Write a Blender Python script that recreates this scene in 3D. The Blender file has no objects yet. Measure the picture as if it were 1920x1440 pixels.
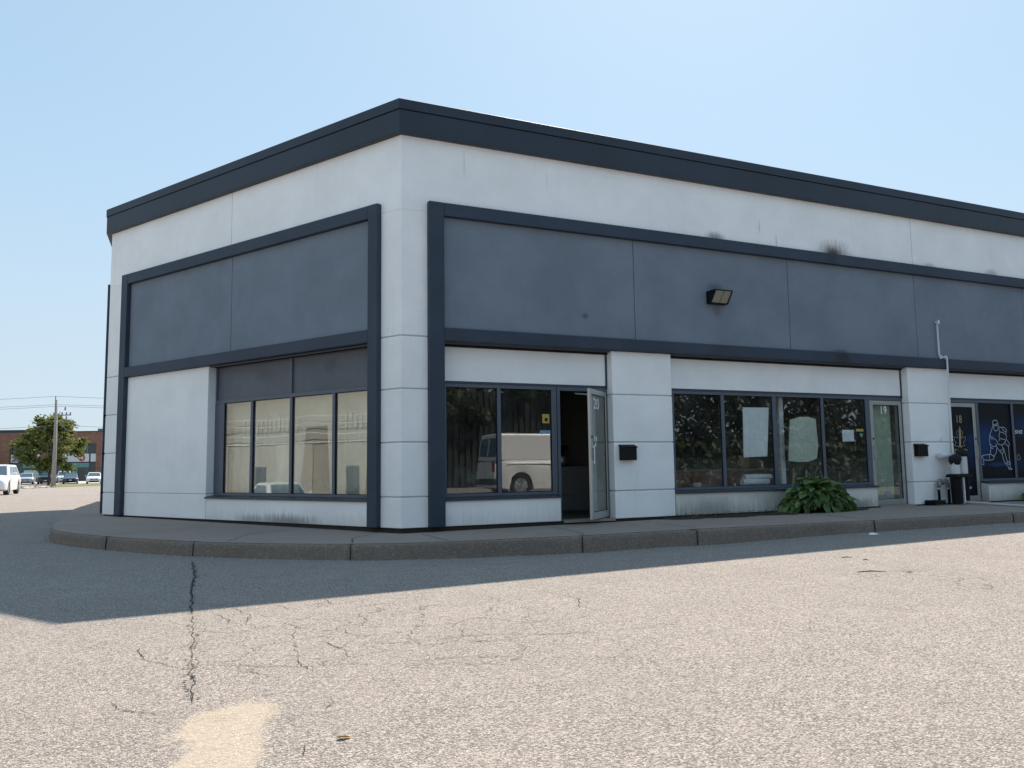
import bpy, bmesh, math, random
from math import sin, cos, pi, radians, sqrt, atan2
from mathutils import Vector, Matrix, noise
random.seed(7)
scene = bpy.context.scene
COL = scene.collection

# ------------------------------------------------------------------ camera
cam_d = bpy.data.cameras.new('camera'); cam = bpy.data.objects.new('camera', cam_d); COL.objects.link(cam)
cam_d.sensor_width = 36; cam_d.lens = 28.468; cam_d.clip_start = 0.05; cam_d.clip_end = 3000
cam.matrix_world = Matrix.Translation((0, 0, 0.891)) @ Matrix.Rotation(radians(90 + 5.758), 4, 'X') @ Matrix.Rotation(radians(-0.779), 4, 'Z')
scene.camera = cam
# ------------------------------------------------------------------ sky, sun, exposure
SUN_AZ, SUN_EL = radians(15.4), radians(47.4)
world = bpy.data.worlds.new('World'); scene.world = world; world.use_nodes = True
wn = world.node_tree.nodes; wl = world.node_tree.links
bg = wn['Background']; sky = wn.new('ShaderNodeTexSky'); sky.sky_type = 'NISHITA'; sky.sun_disc = False
sky.sun_elevation = SUN_EL; sky.sun_rotation = SUN_AZ; sky.altitude = 100; sky.air_density = 1.0; sky.dust_density = 0.6; sky.ozone_density = 1.5
# thin summer haze evens the clear sky out: c' = c / (1 + k c), then a little pale haze is mixed in
def _vm(op, a, b):
    o = wn.new('ShaderNodeVectorMath'); o.operation = op
    for i, v in enumerate((a, b)):
        if isinstance(v, tuple): o.inputs[i].default_value = v
        elif v is not None: wl.new(v, o.inputs[i])
    return o.outputs[0]
_c = _vm('MULTIPLY', sky.outputs[0], (0.15, 0.15, 0.15))
_c = _vm('DIVIDE', _c, _vm('ADD', _vm('MULTIPLY', _c, (0.95, 0.78, 0.62)), (1, 1, 1)))
_c = _vm('ADD', _vm('MULTIPLY', _c, (0.47, 0.465, 0.455)), (0.170, 0.252, 0.310))
_tc = wn.new('ShaderNodeTexCoord'); _sx = wn.new('ShaderNodeSeparateXYZ'); wl.new(_tc.outputs['Generated'], _sx.inputs[0])
_mr = wn.new('ShaderNodeMapRange'); _mr.interpolation_type = 'SMOOTHSTEP'; wl.new(_sx.outputs[2], _mr.inputs[0])
_mr.inputs[1].default_value = -0.02; _mr.inputs[2].default_value = 0.42; _mr.inputs[3].default_value = 0.62; _mr.inputs[4].default_value = 0.0
_mx = wn.new('ShaderNodeMix'); _mx.data_type = 'RGBA'; wl.new(_mr.outputs[0], _mx.inputs[0]); wl.new(_c, _mx.inputs[6]); _mx.inputs[7].default_value = (0.40, 0.455, 0.50, 1)
_c = _vm('MULTIPLY', _mx.outputs[2], (0.955/0.15, 0.95/0.15, 0.95/0.15))
wl.new(_c, bg.inputs[0]); bg.inputs[1].default_value = 0.15
sun_d = bpy.data.lights.new('sun', 'SUN'); sun_d.energy = 5.0; sun_d.angle = radians(0.53); sun_d.color = (1.0, 0.885, 0.75)
sun = bpy.data.objects.new('sun', sun_d); COL.objects.link(sun)
SDIR = Vector((sin(SUN_AZ)*cos(SUN_EL), cos(SUN_AZ)*cos(SUN_EL), sin(SUN_EL)))
sun.rotation_euler = SDIR.to_track_quat('Z', 'Y').to_euler(); sun.location = (20, 60, 60)
scene.view_settings.view_transform = 'Standard'; scene.view_settings.look = 'None'
scene.view_settings.gamma = 1; scene.view_settings.exposure = 0.76
scene.render.engine = 'CYCLES'

# ------------------------------------------------------------------ node helpers
def lin(r, g, b):
    f = lambda c: (c/255/12.92) if c/255 <= .04045 else ((c/255+.055)/1.055)**2.4
    return (f(r), f(g), f(b))
class NT:
    def __init__(s, name, rough=.8, spec=.3, metal=0):
        s.m = bpy.data.materials.new(name); s.m.use_nodes = True; s.t = s.m.node_tree
        s.b = s.t.nodes['Principled BSDF']; s.b.inputs['Roughness'].default_value = rough
        s.b.inputs['Specular IOR Level'].default_value = spec; s.b.inputs['Metallic'].default_value = metal
        s.co = s.t.nodes.new('ShaderNodeTexCoord')
    def n(s, typ, **kw):
        o = s.t.nodes.new(typ)
        for k, v in kw.items(): setattr(o, k, v)
        return o
    def put(s, sock, v):
        if v is None: return
        if hasattr(v, 'is_output'): s.t.links.new(v, sock)
        elif isinstance(v, tuple) and len(v) == 3 and sock.type == 'RGBA': sock.default_value = (*v, 1)
        else: sock.default_value = v
    def math(s, op, a, b=None, c=None, clamp=False):
        o = s.n('ShaderNodeMath', operation=op, use_clamp=clamp)
        s.put(o.inputs[0], a); s.put(o.inputs[1], b); s.put(o.inputs[2], c); return o.outputs[0]
    def mapping(s, vec, scale=(1, 1, 1), loc=(0, 0, 0)):
        o = s.n('ShaderNodeMapping'); s.put(o.inputs[0], vec); o.inputs['Scale'].default_value = scale; o.inputs['Location'].default_value = loc
        return o.outputs[0]
    def noise(s, vec, scale, detail=4, rough=.6, dist=0, loc=(0, 0, 0), stretch=None):
        if stretch or loc != (0, 0, 0): vec = s.mapping(vec, stretch or (1, 1, 1), loc)
        o = s.n('ShaderNodeTexNoise'); s.put(o.inputs['Vector'], vec); o.inputs['Scale'].default_value = scale
        o.inputs['Detail'].default_value = detail; o.inputs['Roughness'].default_value = rough; o.inputs['Distortion'].default_value = dist
        return o.outputs['Fac']
    def voro(s, vec, scale, feature='F1', rnd=1):
        o = s.n('ShaderNodeTexVoronoi', feature=feature); s.put(o.inputs['Vector'], vec); o.inputs['Scale'].default_value = scale
        o.inputs['Randomness'].default_value = rnd; return o
    def ramp(s, v, a, b, lo=0., hi=1.):
        o = s.n('ShaderNodeMapRange'); s.put(o.inputs[0], v); o.inputs[1].default_value = a; o.inputs[2].default_value = b
        o.inputs[3].default_value = lo; o.inputs[4].default_value = hi; o.interpolation_type = 'SMOOTHSTEP'; return o.outputs[0]
    def mix(s, f, a, b, mode='MIX'):
        o = s.n('ShaderNodeMix', data_type='RGBA', blend_type=mode); s.put(o.inputs[0], f); s.put(o.inputs[6], a); s.put(o.inputs[7], b)
        return o.outputs[2]
    def bump(s, h, strength=.3, dist=.01, prev=None):
        o = s.n('ShaderNodeBump'); s.put(o.inputs['Height'], h); o.inputs['Strength'].default_value = strength; o.inputs['Distance'].default_value = dist
        if prev is not None: s.put(o.inputs['Normal'], prev)
        s.put(s.b.inputs['Normal'], o.outputs[0]); return o.outputs[0]
    def base(s, c): s.put(s.b.inputs['Base Color'], c)
    def rough(s, v): s.put(s.b.inputs['Roughness'], v)
    def uv(s): return s.co.outputs['UV']
    def obj(s): return s.co.outputs['Object']
    def ellipse(s, uv, cx, cy, rx, ry, nz=None, amp=.6):
        mp = s.mapping(uv, (1/rx, 1/ry, 0), (-cx/rx, -cy/ry, 0))
        ln = s.n('ShaderNodeVectorMath', operation='LENGTH'); s.put(ln.inputs[0], mp); d = ln.outputs['Value']
        if nz is not None: d = s.math('ADD', d, s.math('MULTIPLY', s.math('SUBTRACT', nz, .5), amp*2))
        return s.ramp(d, .15, 1.0, 1, 0)

def plain(name, c, rough=.6, spec=.4, metal=0, var=.08, scale=6, bump=0):
    t = NT(name, rough, spec, metal)
    nz = t.noise(t.obj(), scale, 5)
    a = tuple(x*(1-var) for x in c); b = tuple(min(1, x*(1+var)) for x in c)
    t.base(t.mix(nz, a, b))
    t.rough(t.ramp(t.noise(t.obj(), scale*4, 3), .3, .7, max(.05, rough-.06), min(1, rough+.06)))
    if bump: t.bump(t.noise(t.obj(), scale*25, 3), bump, .004)
    return t.m

def stucco(name, c, stains=(), grime=0., var=.05, streak=.08, bump=.25, spec=.25, rough=.85):
    t = NT(name, rough, spec); uv = t.uv()
    big = t.noise(uv, .9, 5, .65)
    col = t.mix(t.ramp(big, .3, .7), tuple(x*(1-var) for x in c), tuple(min(.95, x*(1+var)) for x in c))
    st = t.noise(uv, 3.0, 6, .7, loc=(3, 1, 0), stretch=(3.0, .16, 1))
    col = t.mix(t.ramp(st, .55, .78, 0, streak*2.2), col, tuple(x*.45 for x in c))
    fl = t.noise(uv, 14, 6, .75)
    col = t.mix(t.ramp(fl, .62, .8, 0, .12), col, tuple(x*.5 for x in c))
    wn_ = t.noise(uv, 5, 6, .75, stretch=(4.0, .6, 1))
    for (cx, cy, rx, ry, k) in stains:
        e = t.ellipse(uv, cx, cy, rx, ry, wn_, .55)
        col = t.mix(t.math('MULTIPLY', e, k), col, (.018, .014, .012))
    if grime:
        sp = t.n('ShaderNodeSeparateXYZ'); t.put(sp.inputs[0], uv)
        h = t.math('ADD', sp.outputs[1], t.math('MULTIPLY', t.math('SUBTRACT', wn_, .5), .5))
        col = t.mix(t.ramp(h, -.05, .28, grime, 0), col, (.10, .085, .065))
    t.base(col)
    g = t.math('ADD', t.math('MULTIPLY', t.noise(uv, 60, 4, .7), .6), t.math('MULTIPLY', t.noise(uv, 7, 4), .8))
    t.bump(g, bump, .006)
    return t.m

WHITE = (.85, .865, .88)
M = {}
M['wall'] = stucco('white_stucco', WHITE, stains=[(8.9, 4.98, .62, .34, .6), (8.85, 4.97, .30, .2, .8), (5.95, 4.97, .30, .17, .65), (1.03, 5.62, .025, .32, .16), (2.5, 5.6, .02, .3, .12), (13.6, 5.0, .3, .14, .35), (11.6, 4.98, .25, .1, .3), (7.4, 5.05, .03, .2, .3), (7.0, 5.3, .025, .2, .3), (100.3, .12, .35, .22, .12)], streak=.07)
M['dwarf'] = stucco('white_stucco_splashed', WHITE, stains=[(102.6, .02, 1.1, .17, .6), (103.6, .03, .5, .13, .4)], grime=.22)
M['dwarf_r'] = stucco('white_stucco_weathered', (.66, .66, .62), stains=[(5.6, .1, .8, .3, .3), (7.4, .3, 1.4, .3, .3), (9.2, .05, .5, .15, .4)], grime=.42, streak=.10)
M['panel_white'] = stucco('white_board', (.83, .86, .88), streak=.04, bump=.08)
M['band'] = stucco('grey_blue_stucco', (.175, .212, .262), stains=[(3.17, 3.35, .09, .07, .5), (5.92, 3.62, .16, .18, .25), (5.9, 4.05, .26, .12, .3), (8.9, 3.0, .35, .1, .5)], var=.1, streak=.05)
M['frame_paint'] = stucco('navy_grey_trim', (.032, .047, .074), stains=[(8.8, 4.86, .2, .2, .5), (8.95, 2.92, .3, .18, .7)], var=.14, streak=.05, spec=.35, rough=.6, bump=.35)
M['fascia'] = stucco('navy_metal_fascia', (.020, .030, .048), var=.12, streak=.05, bump=.1, spec=.4, rough=.5)
M['groove'] = plain('groove_shadow', (.46, .47, .48), .9)
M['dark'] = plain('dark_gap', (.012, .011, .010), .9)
M['plinth'] = plain('bitumen_plinth', (.035, .028, .024), .95, var=.4, scale=12)
M['alu'] = plain('painted_window_frame', (.085, .105, .14), .45, .5, var=.1)
M['alu_dk'] = plain('navy_window_flashing', (.032, .043, .062), .45, .5, var=.1)
M['silver'] = plain('anodised_aluminium', (.42, .43, .42), .38, .5, .55, var=.08)
M['spandrel'] = stucco('grey_spandrel_sheet', (.105, .118, .142), stains=[(101.6, 2.5, .3, .18, .25), (103.3, 2.45, .4, .2, .2)], var=.12, bump=.4, streak=.08, rough=.55, spec=.4)
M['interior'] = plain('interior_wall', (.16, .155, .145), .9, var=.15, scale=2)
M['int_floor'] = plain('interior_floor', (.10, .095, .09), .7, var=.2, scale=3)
M['black'] = plain('black_plastic', (.006, .006, .007), .6, .2, var=.3)
M['black_metal'] = plain('black_enamel', (.005, .006, .008), .5, .22, var=.2)
M['rubber'] = plain('rubber', (.015, .015, .016), .9)
M['white_plastic'] = plain('white_pvc', (.62, .64, .66), .4, .5, var=.05)
M['grey_paint'] = plain('grey_paint', (.22, .22, .23), .5)
M['paper'] = plain('white_sheet', (.84, .88, .90), .7, var=.05, scale=2)
M['poster2'] = plain('pale_green_board', (.60, .64, .56), .6, var=.12, scale=3)
M['vinyl_white'] = plain('white_vinyl', (.75, .76, .76), .5)
M['vinyl_line'] = plain('pale_vinyl_line', (.42, .50, .62), .5)
M['vinyl_gold'] = plain('gold_vinyl', (.36, .30, .16), .5, var=.2, scale=20)
M['vinyl_grey'] = plain('grey_vinyl', (.30, .31, .34), .5)
M['yellow'] = plain('yellow_sticker', (.42, .32, .08), .6, var=.3, scale=30)
M['blue_st'] = plain('blue_sticker', (.14, .30, .48), .6)
M['green_st'] = plain('green_sticker', (.12, .25, .17), .6)
M['red_brown'] = plain('mahogany_panel', (.28, .07, .05), .6, var=.25, scale=5)
M['card'] = plain('cardboard', (.28, .18, .09), .8)
M['bark'] = plain('bark', (.09, .07, .055), .95, var=.4, scale=8, bump=.6)
M['soil'] = plain('soil', (.035, .026, .018), 1, var=.6, scale=14, bump=.9)
M['pole_wood'] = plain('weathered_pole', (.30, .28, .26), .9, var=.2, scale=3)
M['wire'] = plain('wire', (.20, .21, .22), .6)
M['tyre'] = plain('tyre', (.018, .018, .019), .85)
M['rim'] = plain('alloy_rim', (.45, .46, .48), .3, .5, .8)
M['chrome'] = plain('headlamp_glass', (.24, .26, .29), .15, .7, .3)
M['plate'] = plain('licence_plate', (.6, .62, .65), .5)
M['sand'] = plain('sand', (.55, .42, .27), .95)
M['rock'] = plain('pale_rock', (.42, .39, .34), .95, var=.3, scale=3)
M['grass'] = plain('lawn_grass', (.13, .16, .05), .95, var=.35, scale=2)
M['concrete_far'] = plain('pale_concrete', (.42, .40, .37), .9, var=.08, scale=.5)
M['teal'] = plain('teal_frame', (.10, .26, .26), .4, .5, var=.15)
M['roof_dark'] = plain('roof_edging', (.04, .045, .05), .6)
M['roof_green'] = plain('green_roof_panels', (.05, .075, .07), .6, var=.3, scale=1)
M['unit_white'] = plain('rooftop_unit', (.6, .61, .63), .6)
M['curtain'] = plain('sheer_curtain', (.66, .65, .59), .9, var=.06, scale=3)
M['beige'] = stucco('cream_block_wall', (.37, .365, .325), var=.08, streak=.1)
M['beige_door'] = plain('pale_overhead_door', (.46, .46, .43), .6, var=.05)
M['leaf_y'] = plain('fallen_leaf', (.70, .40, .07), .8)

def car_paint(name, c):
    t = NT(name, .32, .5); t.base(c); t.b.inputs['Coat Weight'].default_value = .6; t.b.inputs['Coat Roughness'].default_value = .06
    return t.m
def glass(name, tint=(.55, .60, .62), ior=1.75, rough=0.0, dirt=.02):
    t = NT(name); t.t.nodes.remove(t.b)
    tr = t.n('ShaderNodeBsdfTransparent'); tr.inputs[0].default_value = (*tint, 1)
    gl = t.n('ShaderNodeBsdfGlossy'); gl.inputs['Roughness'].default_value = rough; gl.inputs[0].default_value = (.93, .95, .95, 1)
    ge = t.n('ShaderNodeNewGeometry'); dt = t.n('ShaderNodeVectorMath', operation='DOT_PRODUCT')
    t.put(dt.inputs[0], ge.outputs['Normal']); t.put(dt.inputs[1], ge.outputs['Incoming'])
    f0 = ((ior-1)/(ior+1))**2
    fac = t.math('ADD', t.math('MULTIPLY', t.math('POWER', t.math('SUBTRACT', 1.0, t.math('ABSOLUTE', dt.outputs['Value'])), 5.0), 1-f0), f0)
    # slight waviness of the pane
    bp = t.n('ShaderNodeBump'); bp.inputs['Strength'].default_value = .06; bp.inputs['Distance'].default_value = .01
    t.put(bp.inputs['Height'], t.noise(t.obj(), 1.3, 2, .5)); t.put(gl.inputs['Normal'], bp.outputs[0])
    m1 = t.n('ShaderNodeMixShader'); t.put(m1.inputs[0], fac); t.put(m1.inputs[1], tr.outputs[0]); t.put(m1.inputs[2], gl.outputs[0])
    su = t.n('ShaderNodeSeparateXYZ'); t.put(su.inputs[0], t.uv()); low = t.ramp(su.outputs[1], .42, 1.0, 3.2, 1.0)   # dust settled low on the pane
    df = t.n('ShaderNodeBsdfDiffuse'); df.inputs[0].default_value = (.5, .5, .46, 1)
    m2 = t.n('ShaderNodeMixShader'); t.put(m2.inputs[0], t.math('MULTIPLY', t.ramp(t.noise(t.uv(), 2.2, 6, .75), .35, .85, dirt*.3, dirt*2.4), low)); t.put(m2.inputs[1], m1.outputs[0]); t.put(m2.inputs[2], df.outputs[0])
    out = t.t.nodes['Material Output']; t.put(out.inputs[0], m2.outputs[0])
    return t.m
M['glass'] = glass('window_glass', (.94, .96, .96), 1.85)
M['glass_side'] = glass('side_window_glass', (.93, .94, .92), 2.1)
M['glass_door'] = glass('door_glass', (.84, .89, .86), 1.75, .0, .05)
M['car_glass'] = plain('car_glass', (.09, .14, .18), .08, .8)  # blue in the base colour stands in for reflected sky
M['far_glass'] = plain('dark_far_glass', (.02, .03, .035), .1, .7)

def asphalt():
    t = NT('aged_asphalt', .9, .2); P = t.obj()
    v = t.voro(P, 118); v2 = t.voro(P, 56)
    sp = t.n('ShaderNodeSeparateColor'); t.put(sp.inputs[0], v.outputs['Color'])
    sp2 = t.n('ShaderNodeSeparateColor'); t.put(sp2.inputs[0], v2.outputs['Color'])
    c = t.mix(sp.outputs[0], (.135, .120, .113), (.61, .55, .505))
    c = t.mix(t.ramp(sp2.outputs[1], .6, 1, 0, .25), c, (.54, .485, .45))
    c = t.mix(t.ramp(sp2.outputs[2], .0, .35, .3, 0), c, (.15, .135, .13))
    pits = t.noise(P, 62, 3, .75)
    c = t.mix(t.ramp(pits, .54, .66, .0, .75), c, (.085, .078, .076))
    fine = t.noise(P, 210, 2, .6)
    c = t.mix(t.ramp(fine, .35, .65, .0, .3), c, (.14, .13, .125))
    c = t.mix(t.ramp(v.outputs['Distance'], .45, .85, 0, .6), c, (.09, .085, .082))
    big = t.noise(P, .35, 6, .65)
    c = t.mix(t.ramp(big, .35, .7, 0, .16), c, (.17, .16, .155))
    med = t.noise(P, 2.2, 6, .7)
    c = t.mix(t.ramp(med, .45, .75, 0, .22), c, (.44, .39, .34))
    # worn wheel tracks of the drive lane
    trk = t.noise(P, .8, 4, .6, stretch=(.18, 1.3, 1))
    c = t.mix(t.ramp(trk, .5, .75, 0, .14), c, (.13, .125, .12))
    # fine map cracking in some areas
    dp = t.n('ShaderNodeVectorMath', operation='ADD'); t.put(dp.inputs[0], P)
    nn = t.n('ShaderNodeTexNoise'); t.put(nn.inputs['Vector'], P); nn.inputs['Scale'].default_value = 3; nn.inputs['Detail'].default_value = 5
    sc = t.n('ShaderNodeVectorMath', operation='SCALE'); t.put(sc.inputs[0], nn.outputs['Color']); sc.inputs['Scale'].default_value = .55
    t.put(dp.inputs[1], sc.outputs[0])
    e = t.voro(t.mapping(dp.outputs[0], (1, .75, 0)), 2.4, 'DISTANCE_TO_EDGE')
    area = t.math('MAXIMUM', t.ramp(t.noise(P, .55, 3, .5, loc=(2.3, 1.1, 0)), .60, .68), t.ellipse(P, -.9, 5.55, 2.3, 1.9, t.noise(P, 1.1, 4), .35))
    gate = t.ramp(t.noise(P, 2.6, 3, .6, loc=(7, 3, 0)), .36, .48)
    line = t.math('MULTIPLY', t.ramp(e.outputs['Distance'], .005, .016, 1, 0), t.math('MULTIPLY', area, gate))
    c = t.mix(t.math('MULTIPLY', line, .82), c, (.045, .042, .04))
    # sand spill, raked thin over the stones
    wn_ = t.noise(P, 4.0, 6, .7)
    s1 = t.ellipse(P, -1.23, 3.56, .26, .46, wn_, .4)
    s2 = t.ellipse(P, -1.11, 3.10, .22, .54, wn_, .4)
    s = t.math('MAXIMUM', s1, s2)
    s = t.math('MULTIPLY', t.ramp(s, .05, .6), t.ramp(fine, .3, .6, 1, .55))
    c = t.mix(t.math('MULTIPLY', s, .78), c, (.50, .42, .32))
    t.base(c)
    h = t.math('MULTIPLY', t.math('SUBTRACT', 1.0, v.outputs['Distance']), t.math('SUBTRACT', 1.0, t.math('MULTIPLY', s, .8)))
    h = t.math('ADD', h, t.math('MULTIPLY', t.noise(P, 40, 3), .8))
    t.bump(h, .8, .008)
    return t.m
M['asphalt'] = asphalt()
def concrete(name, a, b, bump=.4, pit=.5):
    t = NT(name, .92, .2); P = t.obj()
    c = t.mix(t.noise(P, 1.1, 6, .7), a, b)
    c = t.mix(t.ramp(t.noise(P, 9, 6, .75), .5, .8, 0, .35), c, tuple(x*.45 for x in a))
    v = t.voro(P, 70); sp = t.n('ShaderNodeSeparateColor'); t.put(sp.inputs[0], v.outputs['Color'])
    c = t.mix(t.ramp(sp.outputs[0], .72, 1, 0, pit), c, tuple(min(1, x*1.9) for x in b))
    c = t.mix(t.ramp(sp.outputs[1], .8, 1, 0, pit), c, tuple(x*.35 for x in a))
    t.base(c)
    t.bump(t.math('ADD', t.noise(P, 30, 6, .75), t.math('MULTIPLY', v.outputs['Distance'], .5)), bump, .012)
    return t.m
M['walk'] = concrete('sidewalk_concrete', (.26, .212, .182), (.36, .30, .262), .2, .12)
M['kerb'] = concrete('worn_kerb_concrete', (.150, .125, .106), (.27, .23, .198), .9, .28)
def foliage(name, a, b, trans=.25):
    t = NT(name, .55, .35)
    g = t.n('ShaderNodeNewGeometry'); r = g.outputs['Random Per Island']
    c = t.mix(r, a, b); c = t.mix(t.ramp(t.noise(t.obj(), 1.2, 3), .35, .65, 0, .5), c, tuple(x*.7 for x in a))
    t.base(c)
    tl = t.n('ShaderNodeBsdfTranslucent'); t.put(tl.inputs[0], t.mix(.5, c, tuple(min(1, x*1.6) for x in b)))
    ms = t.n('ShaderNodeMixShader'); ms.inputs[0].default_value = trans
    t.put(ms.inputs[1], t.b.outputs[0]); t.put(ms.inputs[2], tl.outputs[0]); t.put(t.t.nodes['Material Output'].inputs[0], ms.outputs[0])
    return t.m
M['hosta'] = foliage('hosta_leaves', (.05, .10, .03), (.20, .29, .10), .15)
M['tree_leaf'] = foliage('maple_leaves', (.035, .060, .018), (.22, .24, .06), .3)
M['belt_leaf'] = foliage('hedgerow_leaves', (.010, .020, .007), (.038, .058, .016), .12)
def vinyl():
    t = NT('dark_blue_printed_vinyl', .45, .15); uv = t.uv()
    c = t.mix(t.ramp(t.noise(uv, 1.5, 5, .7), .4, .7), (.002, .003, .007), (.003, .008, .022))
    n = t.noise(uv, 3, 5, .7, stretch=(.4, 2.2, 1))
    for cx, cy, rx, ry, k in [(13.15, 1.3, .55, .5, .55), (13.5, .70, .6, .07, .9), (14.6, 1.55, .8, .4, .5), (12.95, 1.1, .5, .6, .5), (15.6, 1.1, 1, .5, .5), (14.2, .7, .5, .2, .25)]:
        c = t.mix(t.math('MULTIPLY', t.ellipse(uv, cx, cy, rx, ry, n, .5), k), c, (.004, .045, .17))
    t.base(c); return t.m
M['vinyl'] = vinyl()
def brick():
    t = NT('red_brick', .9, .2)
    b = t.n('ShaderNodeTexBrick'); t.put(b.inputs['Vector'], t.uv()); b.inputs['Scale'].default_value = 1
    b.inputs['Brick Width'].default_value = .42; b.inputs['Row Height'].default_value = .16; b.inputs['Mortar Size'].default_value = .012
    b.inputs['Color1'].default_value = (.165, .078, .055, 1); b.inputs['Color2'].default_value = (.25, .13, .09, 1); b.inputs['Mortar'].default_value = (.25, .2, .17, 1)
    t.base(t.mix(t.ramp(t.noise(t.uv(), .6, 5, .7), .35, .7, 0, .35), b.outputs[0], (.15, .06, .04))); return t.m
M['brick'] = brick()

# ------------------------------------------------------------------ facade frames (corner of the building, R = street side right, L = side left, K = third side)
P0 = Vector((-1.64357, 11.9563))
TV = {'R': Vector((.90699, .42116)), 'L': Vector((-.80758, .58976))}
NV = {'R': Vector((.42116, -.90699)), 'L': Vector((-.58976, -.80758))}
ORG = {'R': P0, 'L': P0}
LLEN = 8.56
_a = radians(111.3); TV['K'] = Vector((cos(_a), sin(_a))); NV['K'] = Vector((-sin(_a), cos(_a))); ORG['K'] = P0 + TV['L']*LLEN
def W(pl, t, o, z=0.0):
    q = ORG[pl] + TV[pl]*t + NV[pl]*o; return Vector((q.x, q.y, z))

# ------------------------------------------------------------------ object helpers
def setp(o, label=None, cat=None, group=None, kind=None):
    if label: o['label'] = label
    if cat: o['category'] = cat
    if group: o['group'] = group
    if kind: o['kind'] = kind
    return o
def thing(name, label, cat, loc, group=None):
    o = bpy.data.objects.new(name, None); o.empty_display_size = .2; COL.objects.link(o); o.location = loc
    return setp(o, label, cat, group)
def root_loc(o):
    v = Vector((0, 0, 0))
    while o is not None: v += Vector(o.location); o = o.parent
    return v
class MB:
    def __init__(s): s.v = []; s.f = []; s.uv = []
    def add(s, vs, fs, uvs=None):
        n = len(s.v); s.v += [tuple(x) for x in vs]; s.f += [tuple(i+n for i in f) for f in fs]
        s.uv += [tuple(u) for u in uvs] if uvs else [(x[0]+x[1]*.6, x[2]) for x in vs]
        return s
    def fbox(s, pl, t0, t1, o0, o1, z0, z1):
        vs = []; uv = []
        for t in (t0, t1):
            for o in (o0, o1):
                for z in (z0, z1): vs.append(W(pl, t, o, z)); uv.append((t + .8*o + {'R': 0, 'L': 100, 'K': 200}[pl], z + .4*o))
        return s.add(vs, [(0, 1, 3, 2), (4, 6, 7, 5), (0, 4, 5, 1), (2, 3, 7, 6), (0, 2, 6, 4), (1, 5, 7, 3)], uv)
    def box(s, x0, x1, y0, y1, z0, z1):
        vs = [(x, y, z) for x in (x0, x1) for y in (y0, y1) for z in (z0, z1)]
        return s.add(vs, [(0, 1, 3, 2), (4, 6, 7, 5), (0, 4, 5, 1), (2, 3, 7, 6), (0, 2, 6, 4), (1, 5, 7, 3)])
    def prism(s, pts, z0, z1, u0=0.0):
        n = len(pts); vs = []; uv = []; u = u0
        for i, p in enumerate(pts):
            if i: u += (Vector(p[:2])-Vector(pts[i-1][:2])).length
            vs.append((p[0], p[1], z0)); uv.append((u, z0))
        for i in range(n): vs.append((pts[i][0], pts[i][1], z1)); uv.append((uv[i][0], z1))
        return s.add(vs, [tuple(range(n))[::-1], tuple(range(n, 2*n))] + [(i, (i+1) % n, n+(i+1) % n, n+i) for i in range(n)], uv)
    def tube(s, path, r, n=8, cap=True):
        path = [Vector(p) for p in path]; rs = r if isinstance(r, (list, tuple)) else [r]*len(path); base = len(s.v); vs = []; fs = []
        up = None
        for i, p in enumerate(path):
            d = (path[min(i+1, len(path)-1)]-path[max(i-1, 0)]).normalized()
            if up is None: up = Vector((0, 0, 1)) if abs(d.z) < .9 else Vector((1, 0, 0))
            a = d.cross(up).normalized(); b = a.cross(d).normalized(); up = b
            for k in range(n): th = 2*pi*k/n; vs.append(p + (a*cos(th)+b*sin(th))*rs[i])
        for i in range(len(path)-1):
            for k in range(n): fs.append((i*n+k, i*n+(k+1) % n, (i+1)*n+(k+1) % n, (i+1)*n+k))
        if cap: fs.append(tuple(range(n))[::-1]); fs.append(tuple(range((len(path)-1)*n, len(path)*n)))
        return s.add(vs, fs)
    def xf(s, mat):
        s.v = [tuple(mat @ Vector(p)) for p in s.v]; return s
    def build(s, name, mat, parent=None, bevel=0, smooth=False, label=None, recalc=True, seg=1, **kw):
        off = root_loc(parent) if parent else Vector((0, 0, 0))
        me = bpy.data.meshes.new(name); me.from_pydata([tuple(Vector(p)-off) for p in s.v], [], s.f)
        uvl = me.uv_layers.new(name='UVMap'); li = [0]*len(me.loops); me.loops.foreach_get('vertex_index', li)
        flat = []
        for i in li: flat += s.uv[i]
        uvl.data.foreach_set('uv', flat)
        if recalc:
            bm = bmesh.new(); bm.from_mesh(me); bmesh.ops.recalc_face_normals(bm, faces=bm.faces); bm.to_mesh(me); bm.free()
        if smooth: me.polygons.foreach_set('use_smooth', [True]*len(me.polygons))
        me.materials.append(mat); o = bpy.data.objects.new(name, me); COL.objects.link(o)
        if parent: o.parent = parent
        if bevel:
            b = o.modifiers.new('bevel', 'BEVEL'); b.width = bevel; b.segments = seg; b.limit_method = 'ANGLE'; b.angle_limit = radians(40)
        if label: o['label'] = label
        return setp(o, None, kw.get('cat'), kw.get('group'), kw.get('kind'))
def text_mb(body, size, fn, thick=.002, shear=0, bold=0, align='LEFT', space=1.0):
    cu = bpy.data.curves.new('t', 'FONT'); cu.body = body; cu.size = size; cu.extrude = thick/2; cu.shear = shear; cu.offset = bold
    cu.align_x = align; cu.space_character = space; cu.resolution_u = 3
    ob = bpy.data.objects.new('t', cu); COL.objects.link(ob); bpy.context.view_layer.update()
    me = ob.to_mesh(); m = MB(); m.add([fn(v.co.x, v.co.y, v.co.z) for v in me.vertices], [tuple(p.vertices) for p in me.polygons])
    ob.to_mesh_clear(); bpy.data.objects.remove(ob); bpy.data.curves.remove(cu); return m
def fac(pl, t0, o, z0, sx=1):
    return lambda x, y, d: W(pl, t0+x*sx, o+d, z0+y)

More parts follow.
